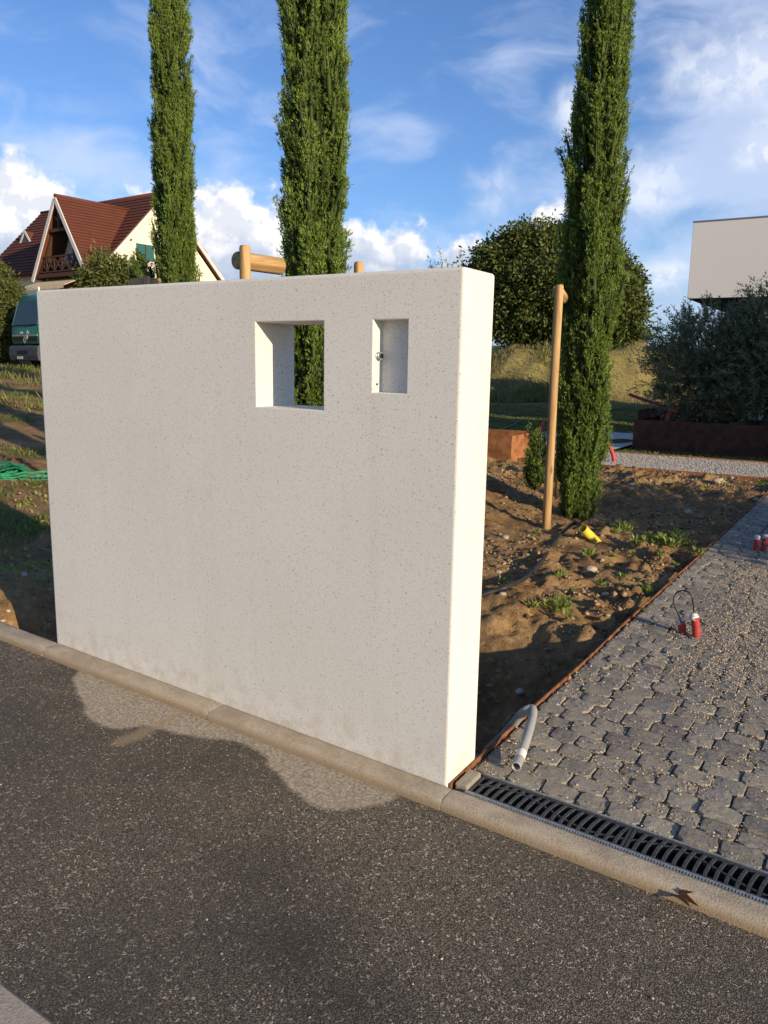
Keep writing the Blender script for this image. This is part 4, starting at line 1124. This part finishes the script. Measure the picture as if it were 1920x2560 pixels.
# red conduits by the path and planters
def red_pipe(label, P, r=.032, group='red conduit ends by the path and planters'):
    o = MB().tube(curve_pts(P, 24), r, 12).obj('red_conduit', M['redpipe'], None, 0, 2, True, label=label, cat='conduit', group=group); return o
b = onz(1346, 1093, -.06); q = at(1360, 1052, math.hypot(*(b-CAM)[:2])); red_pipe('red conduit leaning out of the ground at the shaded edge of the path', [b, (b+q)/2, q])
b = onz(1535, 1158, -.06); D_ = math.hypot(*(b-CAM)[:2]); red_pipe('red conduit curving up beside the cypress at the path edge', [b, at(1533, 1140, D_), at(1526, 1120, D_), at(1514, 1105, D_), at(1500, 1096, D_)], .03)
b = np.array([-2.3, 12.9, .36]); red_pipe('red conduit hooking out of the long planter', [b, b+[0, 0, .16], b+[.06, 0, .26], b+[.16, 0, .25]], .035)
b = np.array([-3.2, 16.8, .36]); red_pipe('red conduit arching out of the short rear planter', [b, b+[-.2, 0, .2], b+[-.6, 0, .32], b+[-.9, 0, .42]], .035)
# thin cable across the shaded lawn
P = [ground(px, py) for px, py in ((1215, 1085), (1245, 1078), (1275, 1068), (1300, 1055), (1320, 1050))]
MB().tube(curve_pts([q+[0, 0, .03] for q in P], 24), .012, 6).obj('lawn_cable', M['cable'], None, 0, 2, True, label='thin grey cable lying across the shaded lawn', cat='cable')
# survey stake on the mound and a scrap of white sheeting
b = ground(1324, 970); sk = empty('survey_stake', tuple(b), label='small wooden survey stake with cross piece on the grassy mound', cat='stake')
MB().box(-.02, .02, -.02, .02, -.1, .46).obj('upright', M['wood'], sk, .003)
MB().box(-.10, .10, -.036, -.021, .38, .44).obj('cross_piece', M['wood'], sk, .003)
b = ground(1315, 992); rs_ = np.random.RandomState(4); n = 14
XX, YY = np.meshgrid(np.linspace(-.42, .42, n), np.linspace(-.15, .15, 7)); ZZ = .02+.10*fbm(XX*7+3, YY*9, 5, 3)*(1-(np.abs(XX)/.46)**3)
Fq = np.array([(j*n+i, j*n+i+1, (j+1)*n+i+1, (j+1)*n+i) for j in range(6) for i in range(n-1)])
o = link('plastic_sheet', np_mesh('plastic_sheet', np.c_[XX.ravel()+.06*rs_.rand(XX.size), YY.ravel()+.04*rs_.rand(XX.size), ZZ.ravel()], Fq, M['white']), None, label='crumpled white plastic sheet lying on the shaded lawn', cat='sheet'); o.location = tuple(b)

# stones on the soil
def stone_mesh(seed):
    r_ = random.Random(seed); bm = bmesh.new(); bmesh.ops.create_icosphere(bm, subdivisions=2, radius=1)
    for v in bm.verts:
        k = 1+.25*(r_.random()-.5); v.co = Vector((v.co.x*k, v.co.y*k*.72, v.co.z*k*.5))
    me = bpy.data.meshes.new('stone'); bm.to_mesh(me); bm.free(); me.materials.append(M['stone']); return me
SM = [stone_mesh(i) for i in range(4)]
for i, (px, py, s_) in enumerate([(1475, 1426, .05), (1720, 1284, .05), (1579, 1216, .055), (1795, 1208, .085), (1828, 1197, .05), (1245, 1432, .024), (1505, 1402, .022), (1262, 1345, .035), (1512, 1490, .025), (1890, 1252, .05), (1256, 1490, .022), (1300, 1735, .03), (20, 1530, .018), (8, 1555, .014), (60, 1440, .03), (35, 1415, .02), (1410, 1206, .05)]):
    g_ = ground(px, py)
    lb = ('small pale stone on the soil left of the wall' if px < 100 else 'pale stone among the clods beside the gravel path edging' if py < 1260 else
          'egg shaped pale stone on the shaded soil patch' if px == 1720 else 'flat pink grey stone on open soil between weeds' if px == 1475 else
          'stone in the dark trench behind the wall end' if py > 1700 else 'small pale pebble on the soil near the black pipe')
    o = link('stone', SM[i % 4], None, True, label=lb, cat='stone', group='stones on the bare soil')
    o.location = (g_[0], g_[1], g_[2]+s_*.2); o.scale = (s_, s_, s_); o.rotation_euler = (0, 0, i*1.3)
# weeds
def weed_mesh(seed):
    rs_ = np.random.RandomState(seed); n = 26
    a = rs_.rand(n)*6.28; e = rs_.uniform(.25, 1.2, n)
    A = np.stack([np.cos(a)*np.cos(e), np.sin(a)*np.cos(e), np.sin(e)], -1)
    C = np.stack([np.cos(a)*.012, np.sin(a)*.012, rs_.uniform(0, .045, n)], -1)+rs_.normal(0, .012, (n, 3))*[1, 1, .3]
    C[:, 2] = np.maximum(C[:, 2], 0)
    v, f, t = kites(C, A, rs_.uniform(.035, .085, n), rs_.uniform(.014, .03, n), rs_.rand(n), rs_, .15)
    return np_mesh('weed', v, f, M['weed'], {'tint': t})
WM = [weed_mesh(i) for i in range(6)]
wr = random.Random(5)
wp = [(1548, 1322, 1.2), (1562, 1335, 1.3), (1538, 1340, 1.0), (1590, 1366, 1.2), (1610, 1360, .9), (1640, 1366, 1.2), (1652, 1352, 1.1), (1668, 1368, 1.3), (1690, 1372, 1.4), (1705, 1360, 1.2), (1690, 1350, 1.1), (1742, 1388, .9), (1728, 1372, 1.0),
      (1470, 1392, .9), (1398, 1448, .9), (1408, 1440, .8), (1390, 1520, 1.0), (1402, 1535, 1.2), (1415, 1510, 1.0), (1420, 1552, .8), (1370, 1523, .7), (1330, 1525, .9), (1614, 1488, 1.2), (1608, 1480, .8), (1255, 1465, .7), (1342, 1335, .8), (1330, 1350, .6),
      (1300, 1215, .9), (1690, 1418, .8), (1600, 1540, .6), (1530, 1395, .7), (1580, 1390, .7), (1810, 1215, .8), (1850, 1225, .7), (1765, 1222, .8), (1905, 1215, 1.1), (1430, 1478, .6), (1555, 1450, .6), (1500, 1470, .6), (1470, 1300, .6), (1650, 1392, .8), (1620, 1345, .8)]
def weed_label(px, py):
    if px < 1365 and py < 1360: return 'low green weed at the foot of the lone stake'
    if px < 1365: return 'small green weed near the black pipe and the wall end'
    if py > 1500 and px < 1440: return 'leafy green weed in the clump between black pipe and trench'
    if py < 1240: return 'small weed among clods beside the gravel path edging'
    if 1530 < px < 1570 and py < 1345: return 'leafy weed in the bright clump beside the yellow tube'
    if px > 1570 and py < 1425: return 'leafy weed in the long bright clump reaching the steel edging'
    if px > 1570: return 'lone leafy weed at the edge of the shaded strip by the cobbles'
    return 'tiny scattered weed on the open soil below the yellow tube'
for i, (px, py, s_) in enumerate(wp):
    g_ = ground(px, py); o = link('weed', WM[i % 6], None, False, label=weed_label(px, py), cat='weed', group='weeds on the bare soil')
    o.location = tuple(g_); s_ *= wr.uniform(.6, .85); o.scale = (s_, s_, s_*wr.uniform(.8, 1.2)); o.rotation_euler = (0, 0, wr.random()*6)
# grass and low weeds as ground cover
def blades(name, X_, Y_, h, w, m, seed, spread=.45, **kw):
    rs_ = np.random.RandomState(seed); n = len(X_); Z_ = soil_h(X_, Y_)-.01
    C = np.c_[X_, Y_, Z_]; A = norm(np.c_[rs_.normal(0, spread, (n, 2)), np.ones(n)])
    t_ = np.clip(fbm(X_*1.2, Y_*1.2, seed, 2)+rs_.normal(0, .15, n), 0, 1)
    return leaf_obj(name, [kites(C, A, h*rs_.uniform(.5, 1.3, n), w*rs_.uniform(.7, 1.3, n), t_, rs_, .1)], m, None, kind='stuff', **kw)
rs = np.random.RandomState(77)
n = 42000; x_ = rs.uniform(-16, -2.3, n); y_ = rs.uniform(.4, 12, n)
k = (rs.rand(n) < sst(.44, .62, fbm(x_*.9, y_*.9, 45, 3))*sst(2.6, 3.8, -x_)) & ~((x_ > -2.9) & (y_ < 1.6))
blades('rough_grass', x_[k], y_[k], .085, .010, M['grass'], 61, .55)
n = 14000; x_ = rs.uniform(-9, -2.4, n); y_ = rs.uniform(.4, 6, n)
k = rs.rand(n) < sst(.5, .66, fbm(x_*1.4, y_*1.4, 46, 3))
blades('low_weeds', x_[k], y_[k], .05, .026, M['weed'], 62, 1.1)
n = 26000; x_ = rs.uniform(-34, -12, n); y_ = rs.uniform(4, 26, n)
k = rs.rand(n) < sst(.42, .6, fbm(x_*.5, y_*.5, 47, 3))
blades('rough_grass', x_[k], y_[k], .24, .03, M['grass'], 63, .4)
n = 36000; u_ = rs.uniform(-9, 7, n); v_ = rs.uniform(-6, 3, n)
x_ = MC[0]+u_*RIGHT2[0]-v_*RIGHT2[1]; y_ = MC[1]+u_*RIGHT2[1]+v_*RIGHT2[0]
k = rs.rand(n) < (.1+.9*sst(.42, .6, fbm(x_*.4, y_*.4, 48, 3)))
blades('dry_grass', x_[k], y_[k], .22, .03, M['straw'], 64, .45)
k = (rs.rand(n) < .6*sst(.47, .6, fbm(x_*.35+4, y_*.35, 49, 3))) & (u_ < 2)
blades('rough_grass', x_[k], y_[k], .4, .04, M['grass'], 65, .35)
n = 60000; y_ = 11.4+22*rs.rand(n)**1.6; x_ = -3.0-(.36*(y_-9))-rs.uniform(-.26, .26, n)*(y_+2)
k = ~((y_ < 16.3) & (x_ < -2.9) & (x_ > -6.2+(y_-11.35)*.25))
blades('lawn_grass', x_[k], y_[k], .06, .016, M['grass'], 66, .5)
n = 2600; x_ = rs.uniform(-2.3, -.08, n); y_ = rs.uniform(2.0, 9.1, n)
k = rs.rand(n) < sst(.5, .68, fbm(x_*1.7, y_*1.7, 50, 3))
blades('rough_grass', x_[k], y_[k], .032, .009, M['grass'], 67, 1.0)
# dry leaf on the kerb
lf = onslope(1690, 2226, -.02); rs_ = np.random.RandomState(3)
n = 5; V = []; T = []
outl = [(0, 0), (.012, .010), (.030, .014), (.022, .004), (.046, .004), (.030, -.004), (.040, -.014), (.016, -.008), (-.018, -.006), (-.04, -.003), (-.018, .003)]
V = [(x, y, .006+.012*math.sin(x*70)+.25*abs(y)) for x, y in outl]
me = bpy.data.meshes.new('fallen_leaf'); me.from_pydata(V+[(x, y, z-.0012) for x, y, z in V], [], [(0, i, i+1) for i in range(1, len(V)-1)]+[(len(V), len(V)+i+1, len(V)+i) for i in range(1, len(V)-1)]); me.update(); me.materials.append(M['dryleaf'])
o = link('fallen_leaf', me, None, label='curled dry brown leaf lying at the kerb foot below the drain', cat='leaf'); o.location = (lf[0], lf[1]-.02, lf[2]-.006); o.rotation_euler = (.2, 0, -.35); o.scale = (1.5, 1.5, 1.5)

# ---------------------------------------------------------------- green netting
na_, nb_ = ground(-45, 1186), ground(128, 1207)
nt = empty('safety_net', tuple(na_), label='torn bright green plastic netting lying in the grass left of the wall', cat='netting')
mb = MB(); d = nb_-na_; L = np.linalg.norm(d[:2]); r_ = random.Random(8); K = 34; row = []
for i in range(K):
    f = i/(K-1); q = na_+d*f; q[2] = gz(q[0], q[1]); w = .10*math.sin(f*9)+.04*math.sin(f*23)
    lean = .10+.12*math.sin(f*7+1); hh = .09*(.55+.45*math.sin(f*5.2+.6)**2)
    lo = Vector((q[0]+w*.3, q[1]+w, q[2]))-Vector(na_); hi = lo+Vector((lean*.3, lean, hh)); row.append((lo, hi))
    if r_.random() < .85: mb.bar(lo, hi, .014, .003, (0, 1, 0))
for i in range(K-1):
    for f in (.05, .5, .95):
        mb.bar(row[i][0].lerp(row[i][1], f), row[i+1][0].lerp(row[i+1][1], f), .003, .018, (0, .3, 1))
mb.obj('net_mesh', M['net'], nt)
nb2 = ground(12, 1190); mb = MB()
for i in range(9):
    a = -1+2*i/8
    P = [Vector((nb2[0], nb2[1], nb2[2]))-Vector(na_)+Vector((.17*a+.05*math.sin(4*t), .19*math.cos(t)*math.sqrt(max(0, 1-a*a*.9)), .02+.12*math.sin(t)*math.sqrt(max(.02, 1-a*a)))) for t in np.linspace(0, math.pi, 9)]
    for p0, p1 in zip(P[:-1], P[1:]): mb.bar(p0, p1, .055, .004, (0, 0, 1))
mb.obj('bundled_net', M['net'], nt)

# ---------------------------------------------------------------- timber-balcony house
HR = at(414, 482, 46.0); hg = 2.45
house = empty('gabled_house', (HR[0], HR[1], hg), R(180-3.44), label='cream house with steep red tiled roofs and a dark timber balcony gable', cat='house')
ZR = HR[2]-hg
LEN = 11.6
def rwall(name, mb, m): return mb.obj(name, m, house)
# gable-ended main block
poly = [(-4.6, 0), (3.7, 0), (3.7, ZR-3.95), (0, ZR-.28), (-4.6, ZR-4.88)]
MB().prism(poly, 'x', .35, LEN-.35).obj('wall', M['cream'], house)
def courses(roof, A, B, C_, D_, n, thick=.05):
    """roof plane A-B (top edge) to D-C (bottom edge); one strip per course"""
    A, B, C_, D_ = map(Vector, (A, B, C_, D_)); nrm = (B-A).cross(D_-A).normalized()
    if nrm.z < 0: nrm = -nrm
    for i in range(n):
        f0, f1 = i/n, (i+1.15)/n
        a, b = A.lerp(D_, f0), B.lerp(C_, f0); c, d = B.lerp(C_, min(f1, 1.0)), A.lerp(D_, min(f1, 1.0))
        t0, t1 = .02, .02+thick
        V = [a+nrm*t0, b+nrm*t0, c+nrm*t1, d+nrm*t1]; V += [q-nrm*.035 for q in V]
        MB().add(V, [(0, 1, 2, 3), (7, 6, 5, 4), (0, 4, 5, 1), (1, 5, 6, 2), (2, 6, 7, 3), (3, 7, 4, 0)]).obj('tile_course', M['tile'], roof)
def roofpart(mb): return mb.obj('roof', M['tile'], house)
E_ = 4.25
r1 = MB().add([(0.05, 0, ZR-.03), (LEN, 0, ZR-.03), (LEN, E_, ZR-E_-.03), (.05, E_, ZR-E_-.03), (0.05, 0, ZR-.15), (LEN, 0, ZR-.15), (LEN, E_, ZR-E_-.15), (.05, E_, ZR-E_-.15)], [(0, 1, 2, 3), (7, 6, 5, 4), (0, 4, 5, 1), (1, 5, 6, 2), (2, 6, 7, 3), (3, 7, 4, 0)])
r1 = roofpart(r1); courses(r1, (0, 0, ZR), (LEN, 0, ZR), (LEN, E_+.05, ZR-E_-.05), (0, E_+.05, ZR-E_-.05), 22)
EB = 5.3
r2 = roofpart(MB().add([(0.05, -.02, ZR-.03), (LEN, -.02, ZR-.03), (LEN, -EB, ZR-EB-.03), (.05, -EB, ZR-EB-.03), (0.05, -.02, ZR-.15), (LEN, -.02, ZR-.15), (LEN, -EB, ZR-EB-.15), (.05, -EB, ZR-EB-.15)], [(0, 1, 2, 3), (7, 6, 5, 4), (0, 4, 5, 1), (1, 5, 6, 2), (2, 6, 7, 3), (3, 7, 4, 0)]))
courses(r2, (0, -.02, ZR), (LEN, -.02, ZR), (LEN, -EB, ZR-EB), (0, -EB, ZR-EB), 6)
MB().tube([(-.02, 0, ZR+.03), (LEN+.02, 0, ZR+.03)], .10, 8).obj('ridge_tiles', M['tile'], house, 0, 2, True)
for sy, e in ((1, E_+.05), (-1, EB+.05)):
    for xx in (-.03, LEN+.03):
        MB().bar((xx, sy*.02, ZR-.16), (xx, sy*e, ZR-.14-e), .06, .19, (0, 0, 1)).obj('barge_board', M['whitewood'], house)
# cross gable with balcony
CX, ZC, YA, HW, DR = 2.05, ZR-.855, 5.05, 2.28, 3.75
for s in (-1, 1):
    a = (CX, YA+.12, ZC); b = (CX, .83, ZC); c = (CX+s*HW, .83+DR, ZC-DR); d = (CX+s*HW, YA+.12, ZC-DR)
    off = Vector((0, 0, -.12))
    V = [Vector(q)+Vector((0, 0, -.02)) for q in (a, b, c, d)]; V += [q+off for q in V]
    rf = roofpart(MB().add(V, [(0, 1, 2, 3), (7, 6, 5, 4), (0, 4, 5, 1), (1, 5, 6, 2), (2, 6, 7, 3), (3, 7, 4, 0)]))
    courses(rf, a, b, c, d, 24)
    MB().bar((CX+s*.02, YA+.16, ZC-.12), (CX+s*(HW+.08), YA+.16, ZC-DR-.20), .06, .2, (0, 0, 1)).obj('barge_board', M['whitewood'], house)
MB().tube([(CX, YA+.15, ZC+.05), (CX, .8, ZC+.05)], .09, 8).obj('ridge_tiles', M['tile'], house, 0, 2, True)
YW = 3.95
MB().prism([(CX-HW+.15, ZC-DR), (CX+HW-.15, ZC-DR), (CX+.1, ZC-.35), (CX-.1, ZC-.35)], 'y', .9, YW).obj('gable_wall', M['cream'], house)
MB().prism([(CX-1.15, ZC-1.75), (CX+1.15, ZC-1.75), (CX+.1, ZC-.3), (CX-.1, ZC-.3)], 'y', YW+.01, YW+.16).obj('gable_boarding', M['brownwood'], house)
MB().prism([(CX+HW-.1, ZC-DR+.05), (CX+HW-.3, ZC-DR+.05), (CX+.75, ZC-1.6), (CX+.95, ZC-1.6)], 'y', YW+.02, YA-.1).obj('side_boarding', M['brownwood'], house)
MB().bar((CX-.9, YA-.05, ZC-1.55), (CX+.9, YA-.05, ZC-1.55), .14, .16).obj('collar_beam', M['brownwood'], house)
MB().bar((CX, YA-.05, ZC-.25), (CX, YA-.05, ZC-1.5), .14, .14, (0, 1, 0)).obj('king_post', M['brownwood'], house)
for s in (-1, 1): MB().bar((CX+s*.06, YA-.05, ZC-1.1), (CX+s*.5, YA-.05, ZC-.85), .1, .1).obj('brace', M['brownwood'], house)
zf = ZR-4.47
MB().box(CX-HW+.12, CX+HW-.12, YW+.005, YA+.05, zf-.18, zf).obj('balcony_floor', M['brownwood'], house)
bal = MB().box(CX-HW+.3, CX+HW-.3, YA-.10, YA-.02, zf+.78, zf+.86).obj('balcony_railing', M['brownwood'], house)
MB().box(CX-HW+.2, CX+HW-.2, YA-.10, YA-.02, zf+.06, zf+.13).obj('bottom_rail', M['brownwood'], bal)
npn = 6; wpn = (2*HW-.6)/npn
for i in range(npn):
    x0 = CX-HW+.3+i*wpn
    MB().box(x0-.04, x0+.04, YA-.085, YA-.035, zf+.135, zf+.775).obj('baluster', M['brownwood'], bal)
    for s in (0, 1):
        MB().bar((x0+wpn*s+.0, YA-.06+.012*s, zf+.14), (x0+wpn*(1-s), YA-.06+.012*s, zf+.77), .03, .10, (0, 0, 1)).obj('cross_slat', M['brownwood'], bal)
w_ = MB().box(CX-.75, CX-.05, YW+.01, YW+.04, zf+.05, zf+1.75).obj('window', M['glass'], house)
MB().box(CX-.44, CX-.36, YW+.045, YW+.07, zf+.05, zf+1.75).obj('window_frame', M['whitewood'], w_)
MB().box(CX+.0, CX+.5, YW+.01, YW+.07, zf+.02, zf+1.78).obj('shutter', M['shutter'], house)
MB().box(CX-1.28, CX-.8, YW+.01, YW+.07, zf+.02, zf+1.5).obj('shutter', M['shutter'], house)
# awning over the terrace
aw = MB().add([(.95, 4.45, ZR-4.66), (4.35, 4.45, ZR-4.66), (4.5, 5.75, ZR-5.16), (.8, 5.75, ZR-5.16), (.95, 4.45, ZR-4.69), (4.35, 4.45, ZR-4.69), (4.5, 5.75, ZR-5.19), (.8, 5.75, ZR-5.19)], [(0, 1, 2, 3), (7, 6, 5, 4), (0, 4, 5, 1), (1, 5, 6, 2), (2, 6, 7, 3), (3, 7, 4, 0)]).obj('awning', M['awning'], house)
mb = MB()
for i in range(18):
    x = .82+i*(3.66/18); mb.add([(x, 5.76, ZR-5.17), (x+.2, 5.76, ZR-5.17), (x+.2, 5.765, ZR-5.30), (x+.1, 5.765, ZR-5.36), (x, 5.765, ZR-5.30)], [(0, 1, 2, 3, 4)])
mb.obj('valance', M['awning'], aw)
# ground floor front under the cross gable
MB().box(CX-2.0, CX+2.0, 3.72, 3.9, 0, ZR-4.66).obj('terrace_wall', M['brownwood'], house)
MB().box(CX-1.4, CX+1.4, 3.91, 3.95, .1, 2.1).obj('terrace_door', M['glass'], house)
# gable-end window with teal shutters, vent slot
w_ = MB().box(.30, .345, .65, 1.75, ZR-3.62, ZR-2.75).obj('window', M['shutter'], house)
MB().box(.27, .298, .60, 1.80, ZR-3.66, ZR-3.60).obj('sill', M['whitewood'], w_)
MB().box(.27, .298, 1.17, 1.23, ZR-3.58, ZR-2.76).obj('mullion', M['brownwood'], w_)
MB().bar((.3, 2.05, ZR-2.65), (.3, 2.42, ZR-2.42), .05, .10).obj('vent', M['brownwood'], house)
# small roof dormer
dx, dy = 10.05, 1.75
dm = MB().prism([(dx-.55, ZR-2.12), (dx+.55, ZR-2.12), (dx, ZR-1.45)], 'y', .9, dy+.35).obj('dormer', M['tile'], house)
MB().prism([(dx-.34, ZR-2.10), (dx+.34, ZR-2.10), (dx, ZR-1.66)], 'y', dy+.352, dy+.37).obj('pane', M['glass'], dm)
for s in (-1, 1): MB().bar((dx, dy+.38, ZR-1.45), (dx+s*.6, dy+.38, ZR-2.16), .05, .12).obj('dormer_board', M['whitewood'], dm)
MB().box(-1.5, 13, -8, 9.0, -2.0, -.01).obj('terrace_base', M['cream'], house)

# ---------------------------------------------------------------- green truck
tf = at(68, 925, 34.0); tz = gz(tf[0], tf[1])
truck = empty('green_truck', (tf[0], tf[1], tz), R(-9), label='dark green truck with grey bumper parked in front of the house', cat='truck')
HWT = 1.2; truck.scale = (.95, .95, .95)
def cabring(y_shift=0): pass
zb = .95
cabp = [(.03, .95), (.0, 1.15), (.0, 1.55), (.04, 1.66), (.36, 2.78), (.55, 2.93), (1.9, 2.98), (1.95, .95)]
MB().prism(cabp, 'x', -HWT, HWT).obj('cab', M['truck'], truck, .05, 3, True, 25)
ws = MB().add([(-1.02, .045, 1.72), (1.02, .045, 1.72), (.94, .315, 2.66), (-.94, .315, 2.66), (-1.02, .0, 1.715), (1.02, .0, 1.715), (.94, .275, 2.67), (-.94, .275, 2.67)], [(0, 1, 2, 3), (7, 6, 5, 4), (0, 4, 5, 1), (1, 5, 6, 2), (2, 6, 7, 3), (3, 7, 4, 0)]).obj('windscreen', M['screen'], truck)
for s in (-1, 1):
    MB().bar((s*1.10, .04, 1.70), (s*1.02, .31, 2.68), .10, .05, (0, -1, 0)).obj('pillar_trim', M['truckl'], truck)
    MB().box(s*1.2-.012*(s > 0)-.004, s*1.2+.012*(s < 0)+.016, .55, 1.5, 1.75, 2.55).obj('side_window', M['screen'], truck)
    mr = MB().box(s*1.42-.09, s*1.42+.09, .22, .34, 1.75, 2.35).obj('mirror', M['rubber'], truck, .02)
    MB().bar((s*1.18, .35, 2.4), (s*1.42, .28, 2.3), .03, .03).obj('mirror_arm', M['rubber'], mr)
    MB().bar((s*.08+.05, -.02, 1.68), (s*.62+.1, -.01, 1.72), .02, .03).obj('wiper', M['rubber'], truck)
    hl = MB().box(s*.88-.22, s*.88+.22, -.13, -.07, .58, .76).obj('headlight', M['white'], truck, .01)
    wh = MB().tube([(s*.82-.14, 1.05, .5), (s*.82+.14, 1.05, .5)], .5, 24).obj('wheel', M['rubber'], truck)
    MB().tube([(s*(.82+.145)-.01, 1.05, .5), (s*(.82+.145)+.01, 1.05, .5)], .28, 18).obj('rim', M['bumper'], wh)
    wh = MB().tube([(s*.82-.2, 4.6, .5), (s*.82+.2, 4.6, .5)], .5, 24).obj('wheel', M['rubber'], truck)
    MB().tube([(s*(.82+.205)-.01, 4.6, .5), (s*(.82+.205)+.01, 4.6, .5)], .28, 18).obj('rim', M['bumper'], wh)
MB().box(-1.05, 1.05, -.012, -.001, 1.08, 1.24).obj('grille', M['rubber'], truck)
MB().box(-1.1, 1.1, -.035, -.002, 1.26, 1.33).obj('grille_bar', M['truckl'], truck, .008)
mb = MB(); mb.bar((-.10, -.03, 1.12), (.0, -.03, 1.24), .03, .03); mb.bar((.10, -.03, 1.12), (.0, -.03, 1.24), .03, .03); mb.bar((-.10, -.03, 1.12), (.0, -.03, 1.0), .03, .03); mb.bar((.10, -.03, 1.12), (.0, -.03, 1.0), .03, .03)
mb.obj('grille_badge', M['steel'], truck)
MB().prism([(.12, 1.36), (.36, 1.36), (.24, 1.50)], 'y', -.012, -.001).obj('warning_sticker', M['plate'], truck)
MB().prism([(.14, 1.22), (.24, 1.31), (.34, 1.22), (.24, 1.13)], 'y', -.05, -.037).obj('warning_sticker', M['plate'], truck)
MB().box(-.42, -.2, -.012, -.001, 1.38, 1.44).obj('name_badge', M['white'], truck)
bp = MB().prism([(-.10, .30), (-.14, .5), (-.13, .80), (-.06, .90), (.5, .90), (.5, .30)], 'x', -1.25, 1.25).obj('bumper', M['bumper'], truck, .03, 2)
MB().box(-.45, .45, -.148, -.13, .55, .70).obj('air_intake', M['rubber'], bp)
MB().box(-.5, .02, -.155, -.149, .36, .47).obj('number_plate', M['plate'], bp)
MB().box(-.45, .45, .5, 6.4, .75, .94).obj('chassis', M['rubber'], truck)
MB().prism([(2.25, 1.2), (6.6, 1.2), (6.6, 2.4), (2.25, 2.4)], 'x', -1.2, 1.2).obj('cargo_body', M['truck'], truck, .04)
MB().box(-1.0, 1.0, 2.3, 6.5, .945, 1.195).obj('body_frame', M['rubber'], truck)
MB().tube([(.45, .85, 2.96), (.45, .85, 3.08), (.45, .85, 3.12)], [.11, .10, .05], 14).obj('beacon', M['orange'], truck, 0, 2, True)
MB().tube([(-.45, .9, 2.95), (-.45, .9, 3.28)], .035, 10).obj('exhaust_pipe', M['white'], truck)
